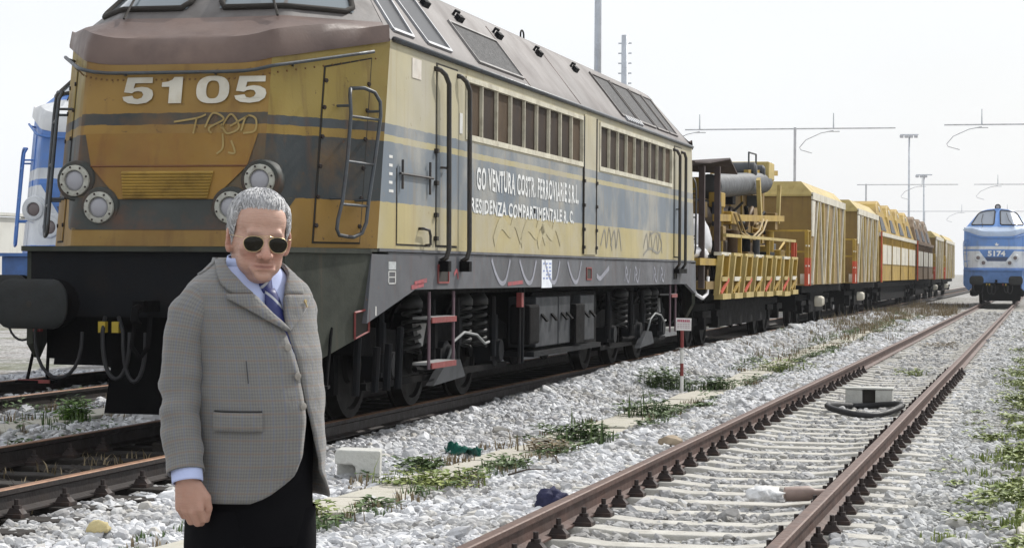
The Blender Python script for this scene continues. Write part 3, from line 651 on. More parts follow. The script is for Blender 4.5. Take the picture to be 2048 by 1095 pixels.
# low hatch with crossbar by the corner
MB().box(X, X+.004, 1.52, 2.62, 1.60, 2.28).build('hatch_gap', m_gap, loco)
ht = MB().box(X, X+.009, 1.535, 2.605, 1.615, 2.30).build('hatch', sdm, loco)
MB().tube([(X+.03, 1.55, 2.235), (X+.03, 2.60, 2.235)], .013, 6).tube([(X+.03, 1.62, 2.10), (X+.03, 1.62, 2.36)], .012, 6).tube([(X+.03, 2.5, 2.08), (X+.03, 2.5, 2.38)], .012, 6).build('hatch_bar', sr, ht)
MB().tube([(X+.01, 2.20, 1.76), (X+.06, 2.20, 1.76), (X+.06, 2.38, 1.75), (X+.06, 2.42, 1.70), (X+.06, 2.42, 1.62), (X+.01, 2.42, 1.61)], .014, 6).build('pipe_stub', sr, loco, smooth=True)
MB().box(X, X+.006, 1.98, 2.27, 3.12, 3.30).build('notice_plate', mat('bleached_notice', (.62, .58, .52), .7, dirt=(.5, .38, .3), damt=.6, dscale=9), loco)
MB().box(X, X+.006, 3.62, 3.72, 2.72, 2.92).build('notice_plate', m_whitep, loco)
for k in range(5): MB().box(X, X+.003, 1.30, 1.40+.03*(k > 3), 2.36-k*.075, 2.385-k*.075).build('stencil_line', m_whitep, loco)
# lettering of the contractor
m_let = mat('lettering_white', (.72, .73, .72), .7, dirt=(.30, .33, .36), damt=.8, dscale=16, bump=0)
def side_text(body, ya, yb, z0, z1, nm='lettering', mm=None, slant=0):
    o = text_mesh(nm, body, 1.0, mm or m_let, loco, lambda u, v: Vector((u, v, 0)), bold=.032, spacing=1.12)
    us = [v.co.x for v in o.data.vertices]; vs = [v.co.y for v in o.data.vertices]
    u0, u1, v0, v1 = min(us), max(us), min(vs), max(vs)
    for v in o.data.vertices:
        f = (v.co.x-u0)/(u1-u0); h = (v.co.y-v0)/(v1-v0)
        wob = .006*math.sin(f*47)+.004*math.sin(f*113)
        v.co = Vector((X+.005, lerp(ya, yb, f)+slant*h, lerp(z0, z1, h)+wob))
    o['kind'] = 'stuff'; return o
side_text('F.  GO VENTURA COSTR. FERROVIARIE S.R.L.', 3.93, 9.16, 2.20, 2.43)
side_text('RESIDENZA COMPARTIMENTALE R. C.', 4.06, 8.90, 1.955, 2.105)
# square openings and sheet in the frame
for yc, w_, z0, z1, red in ((3.06, .17, 1.275, 1.42, 1), (9.81, .13, 1.29, 1.415, 1), (16.34, .11, 1.285, 1.37, 0)):
    MB().box(X-.02, X+.004, yc-w_, yc+w_, z0, z1).build('jacking_hole', m_gap, loco)
    mb = MB()
    for a, b_, c, d in ((yc-w_-.02, yc+w_+.02, z1, z1+.018), (yc-w_-.02, yc+w_+.02, z0-.018, z0), (yc-w_-.022, yc-w_, z0, z1), (yc+w_, yc+w_+.022, z0, z1)): mb.box(X, X+.012, a, b_, c, d)
    mb.build('hole_edge', m_red if red else m_dark, loco)
MB().box(X, X+.004, 7.20, 7.72, 1.19, 1.51).build('notice_sheet', mat('paper_sheet', (.72, .75, .80), .7, dirt=(.55, .6, .72), damt=.6, dscale=14, bump=0), loco)
mb = MB()
for i in range(5):
    for j in range(3):
        if random.random() < .8: mb.box(X+.004, X+.006, 7.27+j*.15, 7.27+j*.15+random.uniform(.05, .11), 1.29+i*.042, 1.29+i*.042+.018)
mb.build('sheet_print', mat('print_blue', (.22, .28, .52), .7, bump=0), loco)['kind'] = 'stuff'
for i, (a, b_) in enumerate(((1.30, 1.455), (1.30, 1.455))): pass
MB().box(X, X+.004, 1.30, 1.52, 1.385, 1.455).build('data_panel', mat('data_panel_grey', (.42, .44, .45), .7, dirt=(.2, .2, .2), damt=.6, dscale=25), loco)
mb = MB()
for a, b_, c, d in ((1.30, 1.52, 1.26, 1.268), (1.30, 1.52, 1.365, 1.373), (1.30, 1.315, 1.26, 1.37), (1.505, 1.52, 1.26, 1.37), (1.30, 1.52, 1.315, 1.322)): mb.box(X, X+.004, a, b_, c, d)
mb.build('data_frame', m_whitep, loco)
MB().box(X, X+.004, .93, .955, .99, 1.07).build('white_mark', m_whitep, loco)
# graffiti strokes
def stroke(pts, wd, mm, nm='graffiti', place=None):
    n = 10; P3 = []
    for i in range(len(pts)-1):
        p0, p1, p2, p3 = (Vector(pts[max(0, i-1)]), Vector(pts[i]), Vector(pts[i+1]), Vector(pts[min(len(pts)-1, i+2)]))
        for k in range(n):
            s = k/n; P3.append(.5*((2*p1)+(p2-p0)*s+(2*p0-5*p1+4*p2-p3)*s*s+(3*p1-p0-3*p2+p3)*s**3))
    P3.append(Vector(pts[-1])); L = []
    for i, p in enumerate(P3):
        d = (P3[min(i+1, len(P3)-1)]-P3[max(0, i-1)]); q = Vector((-d.y, d.x)); q = q.normalized()*wd/2 if q.length > 1e-9 else Vector((0, wd/2))
        L.append((place(*(p+q)), place(*(p-q))))
    mb = MB(); mb.grid([list(r) for r in L]); return mb.build(nm, mm, loco, fix=False)
pl_s = lambda u, v: (X+.0045+.00002*(u % 1), u, v)
g_w = mat('graffiti_pale', (.27, .275, .32), .7, dirt=(.18, .18, .2), damt=.7, dscale=6, bump=0)
g_d = mat('graffiti_grey', (.24, .23, .20), .7, dirt=(.36, .33, .24), damt=.7, dscale=6, bump=0)
g_y = mat('graffiti_cream', (.33, .24, .09), .7, dirt=(.25, .155, .04), damt=.8, dscale=6, bump=0)
for k in range(4):
    y = 4.9+k*1.22; stroke([(y, 1.50), (y+.2, 1.34), (y+.42, 1.25), (y+.62, 1.29), (y+.8, 1.50)], .05, g_w, place=pl_s)
stroke([(10.3, 1.33), (10.5, 1.29), (10.75, 1.34), (11.1, 1.43)], .06, g_w, place=pl_s)
for y in (12.2, 12.9, 14.4, 15.0):
    stroke([(y, 1.25), (y+.08, 1.44), (y+.2, 1.36), (y+.1, 1.32), (y+.28, 1.24), (y+.4, 1.42)], .035, g_w, place=pl_s)
for y in (10.55, 11.2, 13.6, 14.4):
    stroke([(y, 1.72), (y+.25, 1.92), (y+.38, 1.70), (y+.55, 1.95), (y+.75, 1.66)], .035, g_d, place=pl_s)
stroke([(13.6, 1.62), (14.1, 1.72), (14.8, 1.66), (15.1, 1.80), (14.7, 1.97), (14.2, 1.93)], .035, g_d, place=pl_s)
for y in (5.0, 6.2, 7.0):
    stroke([(y, 1.68), (y+.3, 1.88), (y+.7, 1.80), (y+.9, 1.92), (y+1.2, 1.72)], .13, mat('graffiti_lilac', (.40, .355, .22), .7, dirt=(.42, .35, .17), damt=.9, dscale=3, bump=0), place=pl_s)
pl_f = lambda u, v: on_nose(u, v, .0145)
for pts in ([(.02, 2.60), (.22, 2.63), (.30, 2.66)], [(.20, 2.50), (.22, 2.63)], [(.30, 2.55), (.36, 2.67), (.46, 2.62), (.34, 2.55), (.36, 2.50)], [(.44, 2.54), (.52, 2.66), (.60, 2.55), (.50, 2.50), (.44, 2.58)],
            [(.52, 2.56), (.68, 2.65)], [(.62, 2.52), (.66, 2.64), (.74, 2.62), (.74, 2.52), (.64, 2.50)], [(.46, 2.50), (.47, 2.38), (.42, 2.33)], [(.54, 2.44), (.58, 2.34), (.52, 2.34)]):
    stroke(pts, .016, g_y, place=pl_f)
g_r = mat('graffiti_red', (.33, .07, .08), .7, dirt=(.13, .12, .13), damt=.8, dscale=8, bump=0)
for pts in ([(2.1, 1.26), (2.5, 1.29)], [(2.0, 1.225), (2.4, 1.25)], [(3.45, 1.34), (3.55, 1.38), (3.6, 1.30)], [(5.6, 1.24), (6.3, 1.26)]): stroke(pts, .04, g_r, place=pl_s)
# roof fittings on the near slope
def rs(ly, f, out=0):                                       # near roof slope: f 0 at the eave, 1 at the shoulder
    a, b_ = (1.475, 3.44), (.95, 4.12); return (lerp(a[0], b_[0], f)+.79*out, ly, lerp(a[1], b_[1], f)+.61*out)
def rpanel(y0, y1, f0, f1, o0, o1, sk=0):
    mb = MB(); vs = [rs(y, f, o) for o in (o0, o1) for y, f in ((y0, f0), (y1, f0), (y1+sk, f1), (y0+sk, f1))]
    return mb.add(vs, [(0, 3, 2, 1), (4, 5, 6, 7), (0, 1, 5, 4), (1, 2, 6, 5), (2, 3, 7, 6), (3, 0, 4, 7)])
def framed(y0, y1, f0, f1, nm, mm, fm=m_silver, sk=0, wd=.035):
    pn = rpanel(y0, y1, f0, f1, -.01, .008, sk).build(nm, mm, loco)
    mb = MB(); q = [rs(y0, f0, .012), rs(y1, f0, .012), rs(y1+sk, f1, .012), rs(y0+sk, f1, .012)]
    for i in range(4): mb.bar(q[i], q[(i+1) % 4], wd, .025, (.79, 0, .61))
    mb.build('panel_frame', fm, pn); return pn
m_cabw = glass_mat('cab_side_glass', (.035, .035, .038), .3, .15)
framed(1.62, 2.25, .10, .86, 'cab_side_window', m_cabw, sk=.28); framed(2.72, 3.55, .10, .9, 'cab_side_window', m_cabw, sk=.04)
framed(4.6, 6.55, .10, .72, 'roof_louvre', m_mesh, mat('louvre_frame_grey', (.26, .25, .245), .6), wd=.025)
for y0, y1 in ((12.35, 13.55), (13.7, 15.0), (15.15, 16.1), (16.2, 16.95)):
    p = framed(y0, y1, .12, .97, 'roof_louvre', m_mesh, P_YELLOW['roof'], sk=-.05)
for k in range(7):
    p = rpanel(12.5+k*.18, 12.6+k*.18, .02, .12, 0, .03).build('louvre_tab', m_silver, loco)
for yy in (3.9, 5.2, 6.9, 8.9, 11.0):
    MB().tube([rs(yy, .93, 0), rs(yy, .95, .05), rs(yy+.15, .95, .05), rs(yy+.15, .93, 0)], .016, 6).obox(rs(yy+.07, .86, .02), (0, .10, 0), (.02, 0, .03), (.02, 0, -.02)).build('lifting_eye', m_dark, loco)
for yy in (6.7, 9.4): rpanel(yy, yy+.03, 0, 1.0, 0, .006).build('roof_seam', P_YELLOW['hood'], loco)
MB().tube([(.5, 10.3, 4.34)]+[(.5, 10.3+.09*math.sin(a), 4.34+.07-.07*math.cos(a)) for a in np.linspace(.3, 5.9, 12)], .012, 5).build('roof_ring', m_dark, loco)
m_grubby = mat('grubby_white', (.30, .30, .30), .7, dirt=(.14, .13, .12), damt=.7, dscale=8)
# battery boxes, steps, pipes between the bogies
m_boxg = mat('battery_box_grey', (.055, .058, .063), .6, dirt=(.025, .026, .03), damt=.8, dscale=2.2, streak=(.08, .08, .082), samt=.4, spec=.1)
for y0, y1 in ((7.45, 8.6), (8.65, 9.3), (9.9, 10.75)):
    bb = MB().box(1.05, 1.38, y0, y1, .50, 1.08).build('battery_box', m_boxg, loco, bevel=.015)
    for q in (.25, .7): MB().bar((1.38, lerp(y0, y1, q), .88), (1.45, lerp(y0, y1, q), .80), .10, .02).build('box_latch', m_black, bb)
MB().box(1.0, 1.42, 7.2, 11.0, .40, .46).build('box_shelf', m_dark, loco)
MB().box(1.30, 1.45, 9.32, 9.85, .48, .98).build('battery_box', m_black, loco, bevel=.02)
MB().box(1.2, 1.44, 6.9, 7.4, .55, 1.0).build('battery_box', m_black, loco, bevel=.03)
for y0, y1, zt in ((2.80, 3.66, .93), (16.25, 16.75, 1.03)):
    mb = MB(); mb.tube([(1.44, y0, .45), (1.44, y0, zt+.25)], .016, 6); mb.tube([(1.44, y1, .45), (1.44, y1, zt+.25)], .016, 6); stp = mb.build('step_hanger', mat('step_purple_grey', (.14, .09, .11), .6), loco)
    for z in ((zt, .50) if y0 < 10 else (zt,)):
        MB().box(1.28, 1.46, y0, y1, z-.012, z+.012).build('step_tread', m_grubby, stp)
        MB().box(1.46, 1.475, y0, y1, z-.045, z+.008).build('step_edge', m_red, stp)
    MB().prism([(y0+.25, zt-.06), (y1-.25, zt-.06), ((y0+y1)/2+.05, zt-.28), ((y0+y1)/2-.05, zt-.28)], lambda u, v: (1.2, u, v), lambda u, v: (1.24, u, v)).build('step_bracket', m_grubby, stp)
for y in (3.9, 14.9):
    MB().tube([(1.36, y-.15, .5), (1.38, y, .68), (1.38, y+.4, .76), (1.38, y+.9, .72), (1.36, y+1.3, .62), (1.34, y+1.55, .63)], .014, 6).build('sand_pipe', mat('pale_pipe', (.22, .23, .23), .6), loco, smooth=True)
    MB().prism([(y-.45, .26), (y+.75, .30), (y+.55, .48), (y+.1, .50)], lambda u, v: (1.22, u, v), lambda u, v: (1.30, u, v)).build('guard_plate', m_boxg, loco)
for yy in (6.55, 6.7): MB().tube([(1.4, yy, .35), (1.4, yy+.02, 1.2)], .02, 6).build('down_pipe', m_dark, loco)
MB().box(1.38, 1.44, 6.5, 6.6, .98, 1.14).build('valve_red', m_red, loco)
for yy, z in ((.95, .8), (1.5, .7), (2.2, .86), (1.85, .72)): MB().tube([(1.32, yy, .3), (1.34, yy, z)], .035, 7).build('under_pipe', m_dark, loco)
# ------------------------------------------------------------------ works train behind the locomotive
YW, YW2, YW3 = (.37, .24, .03), (.34, .22, .05), (.44, .34, .12)
m_wy = mat('works_yellow', YW, .6, dirt=(.20, .12, .035), damt=.8, dscale=1.8, streak=(.16, .085, .03), samt=.6, vary=.2, chips=(.11, .055, .03))
m_wb = mat('works_brown_yellow', (.22, .14, .035), .65, dirt=(.15, .085, .03), damt=.8, dscale=1.3, streak=(.12, .065, .025), samt=.6, chips=(.09, .045, .025), vary=.22)
m_wp = mat('pale_works_yellow', YW3, .65, dirt=(.30, .21, .07), damt=.8, dscale=2.5, vary=.22, streak=(.2, .12, .04), samt=.5)  # paler yellow for hoods, bars and uprights
m_ww = mat('works_white', (.60, .57, .48), .6, dirt=(.38, .32, .2), damt=.6, dscale=3)
m_wr = mat('works_red', (.50, .075, .03), .6, dirt=(.3, .08, .04), damt=.6, dscale=5)
m_br = mat('rust_brown_paint', (.155, .10, .05), .7, dirt=(.11, .06, .04), damt=.7, dscale=1.5)
m_grey = mat('machine_grey', (.055, .06, .066), .55, dirt=(.05, .05, .05), damt=.6, dscale=3)
m_canopy = mat('canopy_rust', (.06, .042, .04), .85, dirt=(.03, .024, .024), damt=.7, dscale=2.5)
m_bagc = mat('white_sacking', (.62, .62, .64), .85, dirt=(.45, .45, .46), damt=.5, dscale=6, bump=.3, bscale=12)
def running_gear(t, L, axles, tanks=True):
    MB().box(-1.25, 1.25, .1, L-.1, .88, 1.06).build('underframe', m_black, t)
    MB().box(-1.1, 1.1, 3.6, L-3.6, .35, .88).build('dark_under_fill', m_black, t)  # solid black box added so the undercarriage reads as deep shade
    for e0 in (.9, L-4.0): MB().box(-.98, 1.0, e0, e0+3.1, .42, .80).build('bogie_side_fill', m_black, t)  # bogie sides as black boxes, added to fill the shaded underside
    for ya in axles:
        mb = MB(); mb.tube([(-.9, ya, .46), (.9, ya, .46)], .07, 8)
        for sd in (-1, 1): mb.lathe((sd*.76, ya, .46), (sd, 0, 0), [(-.08, .49), (-.05, .49), (-.045, .46), (.06, .455), (.065, .38), (.03, .36), (.06, .1)], 22)
        mb.build('wheelset', MATS['wheel_grime'], t, smooth='auto')
        for sd in (-1, 1):
            MB().box(min(sd*.95, sd*1.15), max(sd*.95, sd*1.15), ya-.5, ya+.5, .56, .68).box(min(sd*.95, sd*1.12), max(sd*.95, sd*1.12), ya-.13, ya+.13, .34, .60).build('axle_guard', m_black, t)
    for sd in (-1, 1):
        for ye, d in ((0, -1), (L, 1)):
            mb = MB(); mb.lathe((sd*.87, ye, 1.05), (0, d, 0), [(-.1, .10), (.35, .10), (.36, .23), (.40, .22)], 14); mb.build('buffer', m_black, t, smooth='auto')
    if tanks:
        for k in range(2):
            MB().lathe((.95, L*.45+.35*k, .62), (1, 0, 0), [(0, .14), (.30, .14), (.36, .10)], 12).build('air_tank', m_ww, t, smooth='auto')
def hopper(y0, L, label, far=False):
    t = empty('hopper_wagon', (XL, y0, 0)); tag(t, label, 'wagon', 'wagons of the yellow works train')
    running_gear(t, L, (1.5, 3.2, L-3.2, L-1.5))
    a, b_ = 1.0, L-.6                                       # hopper box between the end platforms
    mb = MB(); mb.box(-1.38, 1.38, a, b_, 1.08, 3.30); mb.build('hopper_body', m_wb, t)
    mb = MB(); z0, z1 = 3.303, 3.68
    ring = lambda g, z: [(-1.42+g, a-.05+g*.6, z), (1.42-g, a-.05+g*.6, z), (1.42-g, b_+.05-g*.6, z), (-1.42+g, b_+.05-g*.6, z)]
    mb.grid([ring(0, z0), ring(.0, z0+.05), ring(.32, z1)], closed=True); n = len(mb.v); mb.f += [(0, 1, 2, 3), (n-1, n-2, n-3, n-4)]; mb.build('hopper_hood', m_wp, t)
    MB().box(1.385, 1.43, a-.05, b_+.05, 3.22, 3.40).build('hood_side_strip', m_ww, t)
    xs_ = 1.40
    n = 2; st = (b_-a)/n
    MB().prism([(a, 3.2), (a+.75, 3.2), (a+.45, 2.3), (a, 2.3)], lambda u, v: (1.382, u, v), lambda u, v: (1.41, u, v)).build('side_gusset', m_ww, t)
    for k in range(n):                                      # fans of stiffeners
        ya = a+st*k
        for (p, q) in ((.30, .02), (.36, .26), (.42, .62), (.62, .66), (.92, .70), (.97, .95)):
            MB().bar((xs_, ya+p*st, 3.2), (xs_, ya+q*st, 1.10), .05, .11, (0, 1, 0)).build('stiffener', m_ww if p in (.30, .42, .92) else m_wp, t)
    MB().bar((xs_, b_, 3.2), (xs_, b_, 1.10), .05, .12, (0, 1, 0)).build('stiffener', m_wp, t)
    for ye in (.15, .75):                                   # end platform: posts and rails
        MB().bar((1.36, ye, 1.06), (1.36, ye, 1.75), .09, .09, (0, 1, 0)).build('platform_post', m_wr, t)
        MB().bar((1.36, ye, 1.752), (1.36, ye, 2.42), .09, .09, (0, 1, 0)).build('platform_post_top', m_wy, t)
    for z in (1.55, 2.05, 2.42): MB().bar((1.36, .1, z), (1.36, a, z), .04, .04).build('platform_rail', m_ww if z < 2.3 else m_wy, t)
    for z in (1.9, 2.42): MB().bar((-1.3, .12, z), (1.34, .12, z), .045, .045).build('end_rail', m_wy, t)
    MB().box(1.2, 1.38, .2, .9, 1.1, 1.35).build('control_box', m_ww, t)
    MB().box(-1.3, 1.3, 0, a, 1.065, 1.10).build('platform', m_wb, t)
    return t
# --- crane and rack wagon directly behind the locomotive
t = empty('works_wagon', (XL, 36.95, 0)); tag(t, 'open yellow works wagon with dark roller and rack of frames', 'wagon', 'wagons of the yellow works train'); L = 14.2
running_gear(t, L, (1.6, 3.3, L-3.3, L-1.6), False)
MB().box(-1.38, 1.38, 0, L, 1.08, 1.22).build('wagon_deck', m_wb, t)
MB().box(1.0, 1.41, -.9, 1.2, 1.50, 1.62).build('deck_edge', m_wy, t)
sh = [(-.25, 3.16), (1.4, 3.24), (3.9, 3.42), (4.9, 3.30)]
mb = MB(); mb.grid([[(x, y-1.35, z+.06*math.sin(y*3+x*2)) for y, z in sh] for x in (-1.3, -.4, .5, 1.42)]); cn = mb.build('canopy', m_canopy, t, solid=.03)
for y in (-.35, 1.45):
    for x in (-1.2, 1.35): MB().bar((x, y, 1.1), (x, y, 3.2 if y < 0 else 3.28), .10, .10, (0, 1, 0)).build('canopy_post', m_canopy, t)
MB().lathe((.88, 3.5, 3.0), (0, 8.3, .42), [(0, .16), (.05, .24), (7.9, .24), (8.0, .16), (8.3, .08)], 18).build('roller', m_grey, t, smooth='auto')
MB().lathe((.6, 3.6, 2.5), (0, 6, .1), [(0, .1), (.02, .2), (4.5, .2), (4.6, .1)], 14).build('lower_roller', mat('roller_brown', (.12, .09, .075), .6), t, smooth='auto')
MB().box(-1.2, .9, 3.0, 12.8, 1.25, 2.02).build('engine_housing', m_br, t, bevel=.05)
MB().prism([(2.8, 2.03), (4.2, 3.05), (13.9, 3.42), (13.9, 2.03)], lambda u, v: (-1.2, u, v), lambda u, v: (.62, u, v)).build('chute_wall', m_wb, t)
for k in range(6): MB().bar((.63, 4.6+k*1.75, 2.05), (.63, 4.6+k*1.75, 3.05+k*.06), .05, .09, (0, 1, 0)).build('chute_rib', m_wy, t)
for k, (y, z0, z1, r) in enumerate(((3.3, 1.25, 2.7, .09), (3.8, 1.25, 2.9, .06), (5.6, 1.25, 2.2, .12), (7.4, 1.25, 2.1, .10), (9.1, 1.25, 2.2, .08), (11.4, 1.25, 2.3, .10))):
    MB().tube([(1.05, y, z0), (1.05, y+.1, z1)], r, 10).tube([(1.05, y+.1, z1-.05), (.6, y+.6, z1+.05)], r*.6, 8).build('pipe_stack', (m_grey, m_wy, m_br, m_black)[k % 4], t, smooth='auto')
for k, (y, z, m_) in enumerate(((4.4, 1.45, m_black), (6.4, 1.5, m_wb), (8.2, 1.42, m_grey), (11.9, 1.6, m_wy))):
    MB().box(.92, 1.25, y, y+.9, 1.23, z+.3).build('machine_box', m_, t, bevel=.03)
rw = random.Random(5)
for k in range(34):
    y, z, lx = rw.uniform(2.4, 13.2), rw.uniform(1.3, 2.9), rw.uniform(.66, 1.2); m_ = rw.choice((m_black, m_grey, m_wb, m_wy, m_br, m_dark))
    if rw.random() < .5: MB().box(lx-.12, lx+.12, y, y+rw.uniform(.2, .8), z, z+rw.uniform(.08, .4)).build('machine_part', m_, t, bevel=.015)
    else: MB().tube([(lx, y, z), (lx+rw.uniform(-.1, .1), y+rw.uniform(.2, 1.2), z+rw.uniform(-.4, .4)), (lx, y+rw.uniform(.8, 2), z+rw.uniform(-.3, .3))], rw.uniform(.02, .06), 7).build('machine_pipe', m_, t, smooth=True)
MB().lathe((.95, 10.6, 1.62), (1, 0, 0), [(0, .36), (.10, .36), (.12, .30), (.12, .1), (.2, .08)], 20).build('hand_wheel', m_wy, t, smooth='auto')
MB().box(-1.2, .2, -.2, 2.8, 1.25, 2.75).build('engine_block', m_grey, t, bevel=.06)
MB().lathe((.2, 1.0, 1.25), (0, 0, 1), [(0, .3), (1.6, .28), (1.7, .18), (2.2, .1)], 14).build('crane_column', m_br, t, smooth='auto')
MB().bar((1.2, 2.2, 2.38), (1.2, 12.6, 2.62), .10, .13).build('frame_beam', m_wy, t)
MB().bar((1.38, 2.2, 2.06), (1.38, 13.6, 2.12), .06, .06).build('guard_rail', m_wp, t)
for y in (4.2, 8.6, 12.2, 13.2, 13.7):
    MB().bar((1.38, y, 1.22), (1.38, y, 2.08), .07, .07, (0, 1, 0)).build('guard_post', m_wy if y < 13 else m_wr, t)
for y, k in ((8.3, .35), (12.0, -.25)): MB().bar((1.2, y, 3.35), (1.2, y+k, 2.5), .08, .16, (0, 1, 0)).build('strut', m_wp, t)
MB().bar((.2, 8.6, 3.5), (.2, 13.8, 3.72), .14, .14).bar((.9, 8.6, 3.5), (.9, 13.8, 3.72), .10, .12).build('top_beam', m_wy, t)
for y, z, r in ((9.2, 3.58, .17), (10.6, 3.62, .14), (12.2, 3.74, .15)):
    MB().lathe((.5, y, z), (1, 0, 0), [(0, r), (.5, r), (.55, r*.6)], 14).box(.2, 1.0, y-.25, y+.2, z-.34, z-.1).build('winch_motor', m_grey, t, smooth='auto')
MB().box(.1, 1.1, 10.9, 11.9, 3.45, 3.85).build('control_cabinet', m_wp, t, bevel=.03)
MB().tube([(.9, 9.0, 3.6), (.9, 9.0, 3.95), (.9, 10.2, 3.97), (.9, 10.2, 3.6)], .02, 5).build('top_rail', m_grey, t)
MB().box(.9, 1.2, 9.9, 10.3, 1.25, 1.95).build('yellow_box', m_wy, t)
for dy in (0, .6):
    MB().tube([(1.3, 4.0+dy, 2.5), (1.32, 4.8+dy, 2.15), (1.33, 6.2+dy, 2.05), (1.32, 7.6+dy, 2.25), (1.3, 8.4+dy, 2.5)], .022, 6).build('cable_loop', mat('cable_ochre', (.30, .22, .10), .7), t, smooth=True)
MB().tube([(1.2, -.9, 1.3), (1.3, -.6, 1.0), (1.35, -.2, .93), (1.35, .3, 1.0), (1.35, .4, 1.3)], .03, 6).build('grey_cable', m_bagc, t, smooth=True)
for k in range(8):                                          # folded yellow side frames hung in a row along the deck
    y = 1.0+k*1.58; sk = random.uniform(-.02, .02)
    fr = empty('side_frame'); fr.parent = t; fr.location = (0, y, 0)
    MB().bar((1.40, .10, .95+sk), (1.46+sk, .10, 1.70), .10, .16, (0, 1, 0)).build('upright', m_wp, fr)
    MB().bar((1.40, 1.02, .95+sk), (1.46, 1.02, 1.70+sk*.4), .10, .16, (0, 1, 0)).build('upright', m_wy, fr)
    MB().box(1.36, 1.50, .0, 1.2, 1.68, 1.74).build('top_bar', m_wp if k % 3 else m_ww, fr)
    if k not in (1, 4): MB().box(1.37, 1.41, .2, .95, 1.32, 1.67).build('infill_plate', m_wp if k % 2 else m_wy, fr)
    MB().box(1.38, 1.50, .12, 1.0, 1.22, 1.30).build('middle_bar', m_ww if k % 2 else m_wp, fr)
    MB().box(1.36, 1.52, .05, 1.1, .88+sk, .98+sk).build('bottom_bar', m_wp, fr)
    MB().bar((1.46, .2, 1.0), (1.50, .9, 1.25), .03, .06).build('latch', m_wy if k % 2 else m_wr, fr)
MB().box(1.30, 1.36, 1.0, 13.6, 1.0, 1.7).build('rack_back', m_black, t)
# sacking thrown over the front of the deck
def blob(name, m, loc, sx, sy, sz, seed, parent=None, n=3, amp=.22, freq=2.2, flat=-.6):
    bm = bmesh.new(); bmesh.ops.create_icosphere(bm, subdivisions=n, radius=1)
    for v in bm.verts:
        d = 1+amp*mnoise.noise(v.co*freq+Vector((seed, seed*2, 0)))+amp*.4*mnoise.noise(v.co*freq*2.7+Vector((seed, 0, 0)))
        v.co *= d; v.co.z = max(v.co.z, flat); v.co = Vector((v.co.x*sx, v.co.y*sy, v.co.z*sz))
    me = bpy.data.meshes.new(name); bm.to_mesh(me); bm.free(); me.materials.append(m); me.shade_smooth()
    o = bpy.data.objects.new(name, me); COL.objects.link(o); o.location = loc; o.parent = parent; return o
tag(blob('sack', m_bagc, (XL+1.05, 37.6, 1.98), .30, .62, .42, 3), 'upright white sack tied beside the canopy post', 'sack')
tag(blob('sack', m_bagc, (XL+1.05, 36.9, 1.70), .32, .95, .18, 8), 'flat white sheet bundle lying on the wagon end', 'sack')

hopper(53.2, 10.6, 'yellow hopper wagon with zigzag ribs nearest the open works wagon')
hopper(66.9, 10.0, 'second yellow ribbed hopper wagon, just before the humped wagon')
def hump_wagon(y0, L, label, m1, m2, bays):
    t = empty('humped_wagon', (XL, y0, 0)); tag(t, label, 'wagon', 'wagons of the yellow works train')
    running_gear(t, L, (1.5, 3.3, L-3.3, L-1.5), False)
    MB().box(-1.36, 1.36, .2, L-.2, 1.10, 2.72).build('wagon_body', m1, t)
    MB().box(-1.42, 1.42, .1, L-.1, 2.725, 2.86).build('top_flange', m_ww if m1 is m_wy else m2, t)
    st = (L-.6)/bays
    for k in range(bays):
        ya = .3+k*st
        for j in range(2):
            MB().box(1.362, 1.39, ya+.25+j*st*.47, ya+.15+(j+1)*st*.45, 1.72, 2.42).build('white_panel', m_ww, t)
        for j in range(7): MB().box(1.362, 1.40, ya+.2+j*st/7.5, ya+.32+j*st/7.5, 2.45, 2.70).build('rib', m1, t)
        MB().box(1.362, 1.41, ya-.06, ya+.06, 1.10, 2.72).build('side_post', m1, t)
        prof = [(0, 2.862), (.10*st, 3.55), (.22*st, 3.92), (.45*st, 4.06), (.66*st, 3.9), (.98*st, 2.95), (.98*st, 2.862)]
        hm = MB().prism(prof, lambda u, v: (-1.05-(4.06-v)*.22, ya+u, v), lambda u, v: (1.05+(4.06-v)*.22, ya+u, v)).build('hump_cover', m2, t, bevel=.03)
        f = lambda u, v: (1.075+(4.06-v)*.22, ya+u, v); f0 = lambda u, v: (1.04+(4.06-v)*.22, ya+u, v)
        MB().prism([(.14*st, 2.95), (.20*st, 3.45), (.42*st, 3.45), (.62*st, 2.95)], f0, f).build('cover_opening', m_grey, hm)
        MB().lathe((1.12, ya+.34*st, 3.74), (1, 0, .22), [(0, .12), (.04, .10)], 10).build('cover_cap', m_ww, hm)
    MB().box(1.36, 1.40, .05, .2, 1.05, 2.9).build('end_ladder_stile', m_wr, t); MB().box(1.36, 1.40, .45, .55, 1.05, 2.9).build('end_ladder_stile', m_wy, t)
hump_wagon(78.3, 21.6, 'yellow humped wagon with white side panels in mid train', m_wy, m_wy, 4)
hump_wagon(101.2, 14.4, 'rust brown humped wagon with white side panels', m_br, m_br, 3)
hopper(117.2, 10.5, 'distant hopper wagon right behind the brown wagon')
hopper(129.5, 14.0, 'farthest hopper wagon next to the blue locomotive')

